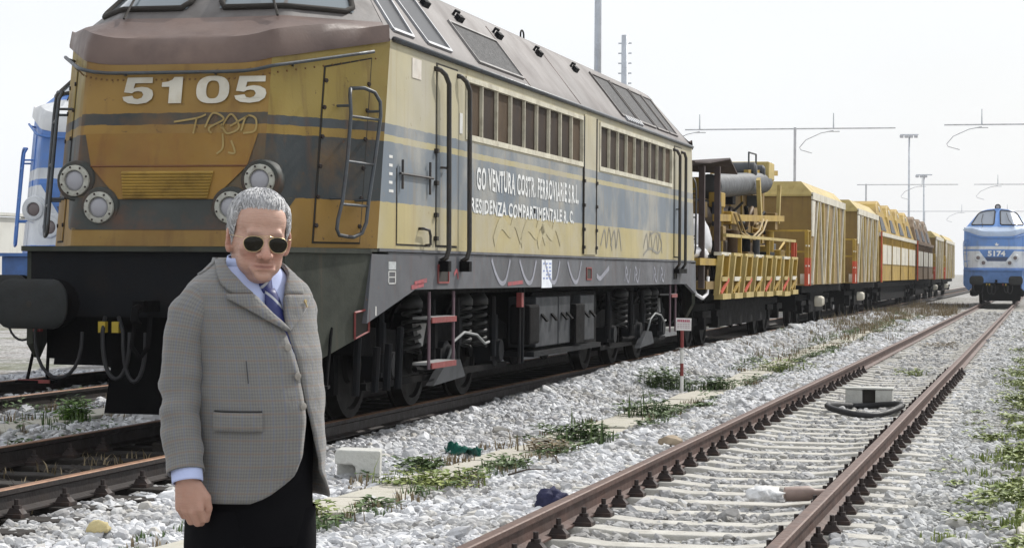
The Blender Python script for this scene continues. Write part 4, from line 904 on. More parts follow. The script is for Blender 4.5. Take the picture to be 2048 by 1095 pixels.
# ------------------------------------------------------------------ masts, wires, wall
m_mast = mat('mast_galvanised', (.55, .58, .62), .5, .3, dirt=(.3, .3, .31), damt=.5, dscale=3)
m_mastd = mat('mast_grey', (.56, .57, .6), .6, .2, dirt=(.2, .2, .2), damt=.5, dscale=3)
def t_mast(x, y, h, xa, xb, drops, label, post=True):
    t = empty('overhead_line_mast', (x, y, -.2)); tag(t, label, 'mast', 'overhead line masts')
    MB().bar((0, 0, 0), (0, 0, h+.05), .10, .10, (0, 1, 0)).build('post', m_mastd, t)
    MB().bar((xa-x, .12, h), (xb-x, .12, h), .045, .05).build('cross_beam', m_mastd, t)
    for dx in drops:
        d = dx-x
        MB().tube([(d, .12, h), (d, .12, h+.35), (d, .12, h+.62)], [.035, .025, .018], 6).build('insulator', m_mast, t)
        MB().tube([(d-.2, .12, h-.12), (d+.25, .12, h-.12)], .02, 6).build('bracket', m_mastd, t)
        MB().tube([(d, .12, h-.08), (d-.5, .12, h-.18), (d-1.1, .12, h-.45), (d-1.35, .12, h-.75), (d-1.3, .12, h-.85), (d-.85, .12, h-.98)], .018, 6).build('steady_arm', m_mastd, t, smooth=True)
t_mast(-9.72, 86.5, 7.35, -14.2, -5.75, (-13.6, -8.2), 'grey T-shaped line mast rising behind the works train')
t_mast(.9, 86.5, 7.45, -3.85, 5.6, (-2.4, 3.3), 'T-shaped line mast whose beam enters from the right edge')
t_mast(-11.3, 142, 7.35, -11.9, -5.4, (-7.7,), 'farther line mast with a beam over the hopper wagons')
t_mast(1.2, 142, 7.35, -4.4, 5.0, (-2.9,), 'farther line mast on the right above the distant locomotive')
t_mast(-10.5, 198, 7.2, -13.5, -4.2, (-7.2,), 'farthest left line mast near the end of the train')
t_mast(1.4, 198, 7.2, -5.2, 5.0, (-3.2,), 'farthest right line mast low over the blue locomotive')
def flood(x, y, h, label, heads):
    t = empty('floodlight_mast', (x, y, -.2)); tag(t, label, 'mast', 'floodlight masts')
    MB().tube([(0, 0, 0), (0, 0, h)], [.095, .06], 10).build('pole', m_mast, t, smooth=True)
    if heads:
        MB().tube([(-.65, 0, h), (.65, 0, h)], .05, 6).build('cross_arm', m_mast, t)
        for k in range(heads): MB().box(-.68+k*.34, -.42+k*.34, -.18, .15, h-.22, h-.02).build('floodlight', m_mastd, t, bevel=.03)
flood(-9.6, 46.6, 15, 'tall pale pole rising behind the locomotive roof', 0)
flood(-9.5, 158, 11.6, 'floodlight mast with four lamps above the train', 4)
flood(-9.5, 178, 9.6, 'shorter farther floodlight mast right of the other', 3)
t = empty('signal_pole', (-9.8, 50.8, -.2)); tag(t, 'ribbed grey pole standing behind the rear louvres', 'pole')
MB().tube([(0, 0, 0), (0, 0, 7.25)], [.10, .085], 10).build('pole', m_mast, t, smooth=True)
for k in range(7): MB().box(-.16, .16, -.02, .02, 5.6+k*.24, 5.63+k*.24).build('rung', m_mast, t)
m_wall = mat('rendered_wall', (.60, .60, .56), .9, dirt=(.42, .40, .36), damt=.6, dscale=.4, streak=(.36, .34, .3), samt=.5, vary=.08)
t = empty('boundary_wall', (-38, 40, 0)); tag(t, 'long pale rendered wall far beyond the left track', 'wall')
for k in range(12):
    MB().box(-.15, .15, k*6+.05, k*6+5.95, -.3, 3.25).build('wall_panel', m_wall, t); MB().box(-.22, .22, k*6-.2, k*6+.049, -.3, 3.3).build('pilaster', m_wall, t)
MB().box(-.28, .28, -.2, 72, 3.302, 3.42).build('coping', m_wall, t)
MB().box(.152, .22, 0, 72, -.3, .9).build('plinth', mat('plinth_red', (.22, .12, .09), .9), t)

# thin bright haze over the yard
m_haze = bpy.data.materials.new('yard_haze'); m_haze.use_nodes = True; nt = m_haze.node_tree; nt.nodes.remove(nt.nodes['Principled BSDF'])
pv = nt.nodes.new('ShaderNodeVolumePrincipled'); pv.inputs['Color'].default_value = (.93, .96, 1, 1); pv.inputs['Density'].default_value = .00026; pv.inputs['Anisotropy'].default_value = .2
nt.links.new(pv.outputs['Volume'], nt.nodes['Material Output'].inputs['Volume'])
hz = MB().box(-60, 40, -8, 260, -1.6, 16).build('haze', m_haze); tag(hz, 'thin bright haze hanging over the whole yard', 'haze', kind='stuff')
# ------------------------------------------------------------------ loose ballast, weeds, small things by the track
sl_r = np.array(SLEEP[XR])
def scatter(n, x0, x1, y0, y1):
    return rng.uniform(x0, x1, n), rng.uniform(y0, y1, n)
PX, PY, SZ, ZO = [], [], [], []
def region(x0, x1, y0, y1, dens, size, keep, zoff=0.0):
    n = int((x1-x0)*(y1-y0)*dens); xs_, ys_ = scatter(n, x0, x1, y0, y1)
    for x, y in zip(xs_, ys_):
        if not (-.19 if y < 12 else -.19) and False: continue
        if x/max(y, .1) < -.60 or x/max(y, .1) > .10: continue   # far outside the view
        if keep(x, y):
            PX.append(x); PY.append(y); SZ.append(size*.86*math.exp(random.gauss(0, .34))); ZO.append(zoff)
onslab = lambda x, y: abs(x-path_x(y)) < .25
def k_mid(x, y): return random.random() < (.03 if onslab(x, y) else 1)
for (a, b_, d, s) in ((8, 20, 760, .049), (20, 34, 520, .053), (34, 50, 300, .066), (50, 78, 110, .09)):
    region(-6.15, -2.93, a, b_, d, s, k_mid)
def k_bed(x, y):
    if min(abs(x-XR-.75), abs(x-XR+.75)) < .16: return random.random() < .25 and min(abs(x-XR-.75), abs(x-XR+.75)) > .085
    near = np.min(np.abs(sl_r-y)) < .115
    return random.random() < ((.012 if abs(x-XR) > .35 else .08) if near else .85)
for (a, b_, d, s) in ((8, 22, 680, .042), (22, 34, 540, .046), (34, 46, 320, .055), (46, 90, 90, .08)): region(-2.95, -1.15, a, b_, d, s, k_bed, .0)
for (a, b_, d, s) in ((8, 22, 700, .043), (22, 36, 540, .047), (36, 50, 300, .06), (50, 90, 90, .085)): region(-1.17, .02, a, b_, d, s, lambda x, y: random.random() < (1 if x < -.4 else .55))
region(-7.6, -6.4, 8, 18, 110, .05, lambda x, y: True)
region(-9.45, -7.9, 10, 26, 330, .06, lambda x, y: True)
region(-11.3, -10.05, 14, 28, 250, .06, lambda x, y: True)
region(-14.5, -11.5, 18, 30, 120, .06, lambda x, y: True)
region(.4, 2.0, 9, 20, 200, .05, lambda x, y: True)
N = len(PX)
me = bpy.data.meshes.new('loose_ballast')
co = np.array([(x, y, ground_z(x, y)+s*.12+zo+random.uniform(-.012, .014)) for x, y, s, zo in zip(PX, PY, SZ, ZO)], dtype=np.float32)
me.vertices.add(N); me.vertices.foreach_set('co', co.ravel())
a1 = me.attributes.new('rot', 'FLOAT_VECTOR', 'POINT'); rot = rng.uniform(-.55, .55, (N, 3)); rot[:, 2] = rng.uniform(0, 6.28, N); a1.data.foreach_set('vector', rot.astype(np.float32).ravel())
a2 = me.attributes.new('scl', 'FLOAT_VECTOR', 'POINT'); S3 = np.array(SZ)[:, None]*np.stack([rng.uniform(.85, 1.3, N), rng.uniform(.7, 1.05, N), rng.uniform(.5, .85, N)], 1); a2.data.foreach_set('vector', S3.astype(np.float32).ravel())
a3 = me.attributes.new('pick', 'INT', 'POINT'); a3.data.foreach_set('value', rng.integers(0, 6, N).astype(np.int32))
m_stone = bpy.data.materials.new('limestone_ballast'); m_stone.use_nodes = True; nt = m_stone.node_tree; b = nt.nodes['Principled BSDF']
oi = nt.nodes.new('ShaderNodeObjectInfo'); rp = nt.nodes.new('ShaderNodeValToRGB'); e = rp.color_ramp.elements
e[0].position = 0; e[0].color = (.30, .30, .31, 1); e[1].position = 1; e[1].color = (.76, .77, .79, 1)
for p, c in ((.12, (.46, .465, .485)), (.35, (.58, .59, .615)), (.6, (.66, .67, .68)), (.7, (.55, .53, .49)), (.78, (.68, .69, .715))): q = e.new(p); q.color = c4(c)
nt.links.new(oi.outputs['Random'], rp.inputs['Fac'])
spx = nt.nodes.new('ShaderNodeSeparateXYZ'); nt.links.new(oi.outputs['Location'], spx.inputs['Vector'])
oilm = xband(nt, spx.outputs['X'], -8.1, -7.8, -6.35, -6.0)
tcn = nt.nodes.new('ShaderNodeTexCoord')
col = mixc(nt, noisef(nt, tcn.outputs['Object'], 2.5, .3, .75, to=(0, .35)), rp.outputs['Color'], (.24, .22, .19))
# soiled patches of the bed
gp = nt.nodes.new('ShaderNodeNewGeometry')
col = mixc(nt, noisef(nt, gp.outputs['Position'], .9, .5, .7, detail=5, to=(0, .5)), col, (.22, .20, .165))
bedm = xband(nt, spx.outputs['X'], -2.95, -2.8, -1.35, -1.1)
bedf = nt.nodes.new('ShaderNodeMath'); bedf.operation = 'MULTIPLY'; nt.links.new(bedm, bedf.inputs[0]); bedf.inputs[1].default_value = .42
col = mixc(nt, bedf.outputs[0], col, (.19, .18, .16))
rgm = xband(nt, spx.outputs['X'], -1.2, -1.0, .2, .4)
rgf = nt.nodes.new('ShaderNodeMath'); rgf.operation = 'MULTIPLY'; nt.links.new(rgm, rgf.inputs[0]); rgf.inputs[1].default_value = .35
col = mixc(nt, rgf.outputs[0], col, (.27, .27, .24))
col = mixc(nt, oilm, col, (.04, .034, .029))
nt.links.new(col, b.inputs['Base Color']); b.inputs['Roughness'].default_value = .85; b.inputs['Specular IOR Level'].default_value = .25
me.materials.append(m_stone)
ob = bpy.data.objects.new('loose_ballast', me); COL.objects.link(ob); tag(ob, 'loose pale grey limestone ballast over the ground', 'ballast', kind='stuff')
ng = bpy.data.node_groups.new('ballast_stones', 'GeometryNodeTree')
ng.interface.new_socket('Geometry', in_out='INPUT', socket_type='NodeSocketGeometry'); ng.interface.new_socket('Geometry', in_out='OUTPUT', socket_type='NodeSocketGeometry')
gi = ng.nodes.new('NodeGroupInput'); go = ng.nodes.new('NodeGroupOutput'); iop = ng.nodes.new('GeometryNodeInstanceOnPoints'); jg = ng.nodes.new('GeometryNodeJoinGeometry')
for k in range(6):
    ic = ng.nodes.new('GeometryNodeMeshIcoSphere'); ic.inputs['Radius'].default_value = .58; ic.inputs['Subdivisions'].default_value = 2
    spn = ng.nodes.new('GeometryNodeSetPosition'); nz = ng.nodes.new('ShaderNodeTexNoise'); nz.noise_dimensions = '4D'
    nz.inputs['W'].default_value = k*7.3; nz.inputs['Scale'].default_value = 1.5; nz.inputs['Detail'].default_value = 2
    sb = ng.nodes.new('ShaderNodeVectorMath'); sb.operation = 'SUBTRACT'; sb.inputs[1].default_value = (.5, .5, .5)
    ml = ng.nodes.new('ShaderNodeVectorMath'); ml.operation = 'SCALE'; ml.inputs['Scale'].default_value = .95
    ng.links.new(nz.outputs['Color'], sb.inputs[0]); ng.links.new(sb.outputs[0], ml.inputs[0]); ng.links.new(ml.outputs[0], spn.inputs['Offset'])
    sm = ng.nodes.new('GeometryNodeSetMaterial'); sm.inputs['Material'].default_value = m_stone; g2 = ng.nodes.new('GeometryNodeGeometryToInstance')
    ng.links.new(ic.outputs['Mesh'], spn.inputs['Geometry']); ng.links.new(spn.outputs[0], sm.inputs[0]); ng.links.new(sm.outputs[0], g2.inputs[0]); ng.links.new(g2.outputs[0], jg.inputs[0])
ng.links.new(gi.outputs[0], iop.inputs['Points']); ng.links.new(jg.outputs[0], iop.inputs['Instance']); iop.inputs['Pick Instance'].default_value = True
for nm, typ, sock in (('rot', 'FLOAT_VECTOR', 'Rotation'), ('scl', 'FLOAT_VECTOR', 'Scale'), ('pick', 'INT', 'Instance Index')):
    na = ng.nodes.new('GeometryNodeInputNamedAttribute'); na.data_type = typ; na.inputs['Name'].default_value = nm
    ng.links.new(na.outputs['Attribute'], iop.inputs[sock])
ng.links.new(iop.outputs['Instances'], go.inputs[0])
md = ob.modifiers.new('stones', 'NODES'); md.node_group = ng

# ---- weeds and grass
def leaf_mat(name, c1, c2):
    m = bpy.data.materials.new(name); m.use_nodes = True; nt = m.node_tree; b = nt.nodes['Principled BSDF']
    gp = nt.nodes.new('ShaderNodeNewGeometry'); r_ = nt.nodes.new('ShaderNodeValToRGB'); r_.color_ramp.elements[0].color = c4(c1); r_.color_ramp.elements[1].color = c4(c2)
    nt.links.new(gp.outputs['Random Per Island'], r_.inputs['Fac']); nt.links.new(r_.outputs['Color'], b.inputs['Base Color'])
    b.inputs['Roughness'].default_value = .6; b.inputs['Transmission Weight'].default_value = 0; b.inputs['Subsurface Weight'].default_value = .0
    return m
m_grass = leaf_mat('grass_green', (.11, .16, .03), (.26, .30, .08)); m_weed = leaf_mat('weed_green', (.035, .075, .018), (.10, .155, .04))
m_dry = leaf_mat('dry_grass', (.13, .095, .05), (.24, .185, .10)); m_bright = leaf_mat('bright_leaf', (.08, .17, .02), (.16, .28, .04))
def blades(mb, x, y, z, n, h, spread, leafy=False, lean=.5):
    for _ in range(n):
        a = random.uniform(0, 6.283); r = spread*math.sqrt(random.random()); bx, by = x+r*math.cos(a), y+r*math.sin(a)
        hh = h*random.uniform(.45, 1.1); a2 = random.uniform(0, 6.283); le = lean*hh*random.uniform(.2, 1); wd = (.021 if leafy else .0065)*random.uniform(.7, 1.4)*(1+h)
        dx, dy = math.cos(a2), math.sin(a2); px, py = -dy*wd, dx*wd
        if leafy:                                           # short stalk with a broad leaf
            tx, ty, tz = bx+dx*le, by+dy*le, z+hh; l = .062*random.uniform(.6, 1.5); ez = random.uniform(-.02, .03)
            mb.add([(tx, ty, tz), (tx+dx*l*.5+px, ty+dy*l*.5+py, tz+ez*.5+.008), (tx+dx*l, ty+dy*l, tz+ez), (tx+dx*l*.5-px, ty+dy*l*.5-py, tz+ez*.5+.008)], [(0, 1, 2, 3)])
            if random.random() < .4: mb.add([(bx-.002, by, z-.02), (bx+.002, by, z-.02), (tx, ty, tz)], [(0, 1, 2)])
        else:
            mb.add([(bx-px, by-py, z-.02), (bx+px, by+py, z-.02), (bx+dx*le*.4+px*.7, by+dy*le*.4+py*.7, z+hh*.6), (bx+dx*le*.4-px*.7, by+dy*le*.4-py*.7, z+hh*.6), (bx+dx*le, by+dy*le, z+hh)],
                   [(0, 1, 2, 3), (3, 2, 4)])
def gz(x, y): return ground_z(x, y)+.02
# grass strip along the right edge
mb, md_ = MB(), MB()
for _ in range(1700):
    y = 9+53*random.random()**1.3; x = .08-abs(random.gauss(0, .21))
    if mnoise.noise((x*1.5, y*.55, 3)) < -.08: continue
    (blades if True else None)(mb if random.random() < .8 else md_, x, y, gz(x, y), random.randint(20, 50), random.uniform(.02, .085), .14, random.random() < .4)
for _ in range(260):
    y = random.uniform(9, 45); x = random.uniform(.35, .9); blades(mb, x, y, gz(x, y), 14, .1, .14, random.random() < .4)
for _ in range(40):
    y = random.uniform(12, 40); x = random.uniform(-.8, -.3); blades(mb, x, y, gz(x, y), 8, .04, .07, True)
tag(mb.build('grass_strip', m_grass, fix=False), 'low green grass and weeds along the right edge', 'grass', kind='stuff')
# weeds along the slab walkway
mg, mdry = MB(), MB()
for _ in range(520):
    y = 11+69*random.random()**1.25; sd = random.choice((-1, 1, 1)); x = path_x(y)+sd*(.23+abs(random.gauss(0, .10)))
    if mnoise.noise((x*2, y*.45, 9)) < -.05: continue
    q = random.random(); blades(mg if q < .62 else mdry, x, y, gz(x, y), random.randint(12, 30), random.uniform(.04, .11), .12, q < .45)
for k in range(230):                                        # overgrown far end
    y = random.uniform(36, 82); x = path_x(y)+random.gauss(-.1, .45); q = random.random()
    blades(mg if q < .5 else mdry, x, y, gz(x, y), 12, random.uniform(.08, .2), .18, q < .3)
tag(mg.build('walkway_weeds', m_weed, fix=False), 'green weeds growing along the slab walkway', 'weeds', kind='stuff')
for k in range(420):
    y = random.uniform(55, 108); x = random.uniform(-5.9, -3.3) if y > 75 else random.uniform(-5.6, -4.4)
    blades(mdry, x, y, gz(x, y), 9, random.uniform(.12, .34), .2, False)
tag(mdry.build('dry_weeds', m_dry, fix=False), 'brown dry grass between walkway and works train', 'dry grass', kind='stuff')
ml_, mld = MB(), MB()
for _ in range(260):
    y = random.uniform(14, 30); x = random.choice((-10.25, -9.3, -10.7, -8.3))+random.gauss(0, .15); q = random.random()
    blades(ml_ if q < .6 else mld, x, y, gz(x, y), 14, random.uniform(.05, .17), .13, q < .4)
for _ in range(90):
    y = random.uniform(9, 17); x = random.uniform(-7.6, -6.4); blades(mld, x, y, gz(x, y), 7, .09, .12, False, 1.4)
tag(ml_.build('left_weeds', m_weed, fix=False), 'green weeds beside the walkway left of the locomotive', 'weeds', kind='stuff')
tag(mld.build('left_dry_weeds', m_dry, fix=False), 'dry stalks around the track at lower left', 'dry grass', kind='stuff')
def plant(name, x, y, n, h, sp, m, label, stalks=0):
    mb = MB(); z = gz(x, y); k = 0; n = int(n*2.2)
    while k < n:
        blades(mb, x+random.gauss(0, sp*.5), y+random.gauss(0, sp*.5), z, 6, h*random.uniform(.5, 1.1), sp*.35, random.random() < .75, .6); k += 6
    for _ in range(stalks):
        blades(mb, x+random.gauss(0, sp), y+random.gauss(0, sp), z, 1, h*1.8, .02, False, .4)
    tag(mb.build(name, m, fix=False), label, 'plant', 'weed clumps by the walkways')
plant('weed_clump', -9.55, 20.15, 190, .19, .15, m_bright, 'bright green leafy clump on the slabs at lower left')
plant('weed_clump', -4.82, 27.95, 260, .26, .28, m_weed, 'bushy dark green weed beside the striped post')
plant('weed_clump', -4.12, 19.3, 200, .17, .24, m_weed, 'spreading green weed on the walkway above the navy cloth', 6)
plant('weed_clump', -4.32, 15.05, 190, .12, .28, m_grass, 'yellowish green tuft on the walkway right of the concrete block', 4)
plant('weed_clump', -4.72, 16.2, 110, .11, .16, m_weed, 'small green weed just behind the concrete block')
plant('weed_clump', -4.55, 12.75, 130, .14, .18, m_grass, 'low yellow flowering weed by the man\'s left hand', 5)
plant('weed_clump', -4.12, 22.9, 170, .19, .26, m_weed, 'green weed on the slabs halfway to the striped post', 5)
plant('weed_clump', -4.2, 28.3, 150, .2, .24, m_weed, 'green weed right of the striped post')
plant('weed_clump', -4.15, 18.0, 80, .12, .2, m_dry, 'brown dry weed on the walkway right of the green plastic', 10)
plant('weed_clump', -4.05, 34.0, 150, .2, .4, m_grass, 'pale green grass tuft on the walkway past the post')
plant('weed_clump', -1.98, 33.5, 60, .12, .22, m_grass, 'small green tuft between the rails behind the concrete box')
plant('weed_clump', -2.05, 46.0, 60, .12, .35, m_dry, 'brown dry tuft between the rails far down the track')

# ---- things lying about
m_block = mat('cast_concrete', (.50, .50, .47), .9, dirt=(.33, .32, .29), damt=.6, dscale=6, bump=.4, bscale=40)
o = MB().prism([(-.17, -.035), (-.17, .06), (-.14, .075), (.17, .075), (.17, -.20), (.0, -.20), (-.015, -.05), (-.04, -.035)], lambda u, v: (u, -.13, v), lambda u, v: (u, .13, v)).box(-.165, .0, .05, .125, -.20, -.036).build('concrete_block', m_block, bevel=.012)
o.location = (-5.0, 15.45, -.04); o.rotation_euler = (0, .03, .25); tag(o, 'notched pale concrete block lying on the gravel beside the man', 'block')
# striped post with sign
t = empty('warning_post', (-4.54, 27.57, -.2)); tag(t, 'thin red and white striped post carrying a small sign', 'post')
for z0, z1, mm in ((0, .235, m_whitep), (.235, .40, m_red), (.40, .60, m_whitep), (.60, .835, m_red)):
    MB().tube([(0, 0, z0), (0, 0, z1)], .023, 10).build('post_band', mm, t, smooth='auto')
sg = MB().box(-.10, .10, -.036, -.026, .825, .985).build('sign_plate', mat('sign_white', (.72, .70, .70), .5, dirt=(.55, .5, .5), damt=.5, dscale=20), t, bevel=.004); sg.rotation_euler = (0, .02, .2)
mb = MB()
for k in range(7): mb.box(-.082+k*.0235, -.065+k*.0235, -.039, -.0365, .935, .965)
mb.build('sign_word', mat('sign_red', (.42, .06, .12), .6, bump=0), sg)
mb = MB()
for i in range(3):
    for k in range(5): mb.box(-.08+k*.033, -.055+k*.033, -.039, -.0365, .858+i*.022, .867+i*.022)
mb.build('sign_small_print', mat('sign_print', (.45, .36, .38), .6, bump=0), sg)
MB().tube([(-.08, -.02, .585), (-.03, -.03, .60), (.03, -.03, .59), (.09, -.02, .61)], .006, 5).build('wire_tie', m_steel, t)
# white box with slot, and hose
t = empty('cable_box', (-1.96, 25.35, -.17)); tag(t, 'pale concrete box with a dark slot standing between the rails', 'box')
MB().box(-.27, -.075, -.12, .12, 0, .20).box(.075, .27, -.12, .12, 0, .20).build('box_wall', m_block, t, bevel=.008)
MB().box(-.074, .074, -.06, .12, 0, .195).build('slot', m_gap, t); MB().box(-.28, .28, -.13, .13, .203, .225).build('lid', m_block, t, bevel=.006)
pts = [(-1.93+.40*math.cos(a)+.02*math.sin(3*a), 24.35+.85*math.sin(a), -.125+.03*math.sin(2*a+1)) for a in np.linspace(0, 2*math.pi, 40)]
tag(MB().tube(pts, .034, 10).build('rubber_hose', m_hose, smooth=True), 'black rubber hose looped in front of the concrete box', 'hose')
m_paper = mat('crumpled_paper', (.74, .74, .74), .8, dirt=(.5, .5, .5), damt=.4, dscale=12, bump=.3)
o = blob('crumpled_paper', m_paper, (-1.80, 14.35, -.10), .12, .10, .055, 5, amp=.5, freq=3.2); tag(o, 'crumpled white paper lying on a sleeper near the right rail', 'litter')
o = MB().lathe((0, 0, 0), (1, 0, .05), [(0, .02), (.01, .05), (.17, .052), (.21, .03), (.28, .024)], 14).build('bottle', mat('brown_plastic', (.30, .22, .19), .5, dirt=(.2, .15, .12), damt=.5, dscale=9), smooth='auto')
o.location = (-1.68, 14.42, -.10); o.rotation_euler = (0, 0, .25); tag(o, 'dusty brown bottle leaning against the right rail', 'bottle')
m_navy = mat('navy_cloth', (.018, .02, .06), .8, dirt=(.05, .05, .10), damt=.5, dscale=12, bump=.3)
tag(blob('cloth_bundle', m_navy, (-3.12, 13.75, -.12), .10, .09, .085, 12, amp=.5, freq=2.8), 'crumpled navy cloth beside the left rail', 'cloth')
rows = []
for k in range(26):
    f = k/25; row = []
    for j in range(9):
        g_ = j/8-.5; wd_ = .13*(.45+.55*math.sin(math.pi*min(1, f*1.15+.05)))
        x = -4.94+.40*f+.03*g_+.02*mnoise.noise((f*5, j*.4, 1)); y = 17.72-.42*f+wd_*g_*1.6
        row.append((x, y, gz(x, y)+.045+.05*abs(mnoise.noise((f*6, j*.7, 3)))+.035*math.sin(g_*7+f*5)))
    rows.append(row)
tag(MB().grid(rows).build('plastic_strip', mat('green_plastic', (.012, .10, .075), .35, dirt=(.03, .15, .12), damt=.6, dscale=10, bump=.3), smooth=True, solid=.003), 'twisted dark green plastic strip on the gravel', 'litter')
tag(blob('yellow_stone', mat('ochre_stone', (.50, .42, .22), .85, bump=.3), (-5.38, 11.68, -.14), .07, .055, .045, 2, amp=.3), 'yellowish stone larger than the gravel at lower left', 'stone')
tag(blob('brown_stone', mat('brown_stone_mat', (.36, .29, .21), .9, bump=.3), (-3.22, 19.0, -.14), .12, .10, .06, 6, amp=.3), 'flat brown stone against the outside of the left rail', 'stone')
m_stick = mat('dead_wood', (.06, .045, .035), .9)
for x, y, l, a, lb in ((-3.95, 15.9, .35, .6, 'thin dark twig on the gravel right of the walkway tuft'), (-3.78, 16.9, .3, 2.0, 'forked dark twig on the gravel below the dry weed'), (-6.9, 13.2, .5, .9, 'dark twig on the oily ground between the rails at lower left')):
    z = gz(x, y)+.02
    o = MB().tube([(x, y, z), (x+l*.5*math.cos(a), y+l*.5*math.sin(a), z+.04), (x+l*math.cos(a), y+l*math.sin(a), z+.03)], [.008, .006, .003], 5).tube([(x+l*.5*math.cos(a), y+l*.5*math.sin(a), z+.04), (x+l*.6*math.cos(a+.6), y+l*.6*math.sin(a+.6), z+.12)], [.005, .002], 4).build('twig', m_stick)
    tag(o, lb, 'twig', 'twigs on the gravel')
# ------------------------------------------------------------------ the man
def surface_nets(f, org, h):
    """mesh of f = 0 on a regular grid (f negative inside)"""
    nx, ny, nz = f.shape; ins = f < 0
    cnt = np.zeros((nx-1, ny-1, nz-1), np.float32); acc = np.zeros((nx-1, ny-1, nz-1, 3), np.float32)
    offs = [(i, j, k) for i in (0, 1) for j in (0, 1) for k in (0, 1)]
    for a in offs:
        for ax in range(3):
            if a[ax]: continue
            b_ = list(a); b_[ax] = 1
            A = f[a[0]:nx-1+a[0], a[1]:ny-1+a[1], a[2]:nz-1+a[2]]; B = f[b_[0]:nx-1+b_[0], b_[1]:ny-1+b_[1], b_[2]:nz-1+b_[2]]
            cr_ = (A < 0) != (B < 0); tt = np.where(cr_, A/(A-B+1e-12), 0)
            cnt += cr_
            for c in range(3): acc[..., c] += np.where(cr_, a[c]+(tt if c == ax else 0), 0)
    act = cnt > 0; idx = -np.ones(act.shape, np.int64); idx[act] = np.arange(act.sum())
    cells = np.argwhere(act); V = (cells+acc[act]/cnt[act][:, None])*h+np.array(org)
    F = []
    for ax in range(3):
        sl = [slice(1, -1)]*3; s0 = list(sl); s1 = list(sl); s0[ax] = slice(0, f.shape[ax]-1); s1[ax] = slice(1, f.shape[ax])
        a, b_ = ins[tuple(s0)], ins[tuple(s1)]; e = np.argwhere(a != b_); flip = a[tuple(e.T)]
        e = e.copy()
        for c in range(3):
            if c != ax: e[:, c] += 1
        u, v = [(1, 2), (2, 0), (0, 1)][ax]
        def I(du, dv):
            q = e.copy(); q[:, u] += du; q[:, v] += dv; return idx[q[:, 0], q[:, 1], q[:, 2]]
        Q = np.stack([I(-1, -1), I(0, -1), I(0, 0), I(-1, 0)], 1)
        Q[~flip] = Q[~flip][:, ::-1]; F.append(Q[(Q >= 0).all(1)])
    return V, np.concatenate(F)
class SDF:
    def __init__(s, lo, hi, h):
        s.lo = np.array(lo); s.h = h; s.n = np.ceil((np.array(hi)-s.lo)/h).astype(int)+1; s.f = np.full(s.n, .2, np.float32)
    def _blk(s, lo, hi, m):
        a = np.maximum(0, np.floor((np.array(lo)-m-s.lo)/s.h).astype(int)); b_ = np.minimum(s.n, np.ceil((np.array(hi)+m-s.lo)/s.h).astype(int)+1)
        g = np.meshgrid(*[s.lo[i]+np.arange(a[i], b_[i])*s.h for i in range(3)], indexing='ij'); return tuple(slice(a[i], b_[i]) for i in range(3)), g
    def _mix(s, sl, d, k, sub):
        o = s.f[sl]
        if sub: hh = np.clip(.5-.5*(o+d)/k, 0, 1); s.f[sl] = o*(1-hh)+(-d)*hh+k*hh*(1-hh)
        else: hh = np.clip(.5+.5*(o-d)/k, 0, 1); s.f[sl] = o*(1-hh)+d*hh-k*hh*(1-hh)
    def ell(s, c, r, k=.012, M=None, sub=False):
        c, r = np.array(c, float), np.array(r, float); R_ = r.max(); sl, g = s._blk(c-R_, c+R_, .06)
        P = np.stack([g[i]-c[i] for i in range(3)], -1)
        if M is not None: P = P @ M
        q0 = np.sqrt(((P/r)**2).sum(-1)); q1 = np.sqrt(((P/r**2)**2).sum(-1))+1e-9; s._mix(sl, (q0*(q0-1)/q1).astype(np.float32), k, sub)
    def cap(s, a, b_, ra, rb, k=.012, sub=False):
        a, b_ = np.array(a, float), np.array(b_, float); rm = max(ra, rb); sl, g = s._blk(np.minimum(a, b_)-rm, np.maximum(a, b_)+rm, .06)
        P = np.stack([g[i]-a[i] for i in range(3)], -1); d = b_-a; t_ = np.clip((P@d)/(d@d+1e-12), 0, 1)
        s._mix(sl, (np.linalg.norm(P-t_[..., None]*d, axis=-1)-(ra+(rb-ra)*t_)).astype(np.float32), k, sub)
    def mesh(s, name, m, parent):
        V, F = surface_nets(s.f, s.lo, s.h); me = bpy.data.meshes.new(name); me.from_pydata(V.tolist(), [], F.tolist()); me.materials.append(m); me.shade_smooth()
        o = bpy.data.objects.new(name, me); COL.objects.link(o); o.parent = parent
        md = o.modifiers.new('sm', 'SMOOTH'); md.factor = .5; md.iterations = 2
        return o

FZ = -.165
man = empty('person', (-2.115, 5.565, FZ), R(20.8+28)); tag(man, 'man in grey checked jacket, navy striped tie and dark sunglasses', 'person')
HC = np.array([.0, -.045, 1.645]); HY = R(-17)              # head centre and turn towards the camera
HM = np.array(Matrix.Rotation(HY, 3, 'Z') @ Matrix.Rotation(R(3), 3, 'Y') @ Matrix.Rotation(R(4), 3, 'X'))
def hp(x, y, z): return HC+HM@np.array([x, y, z])

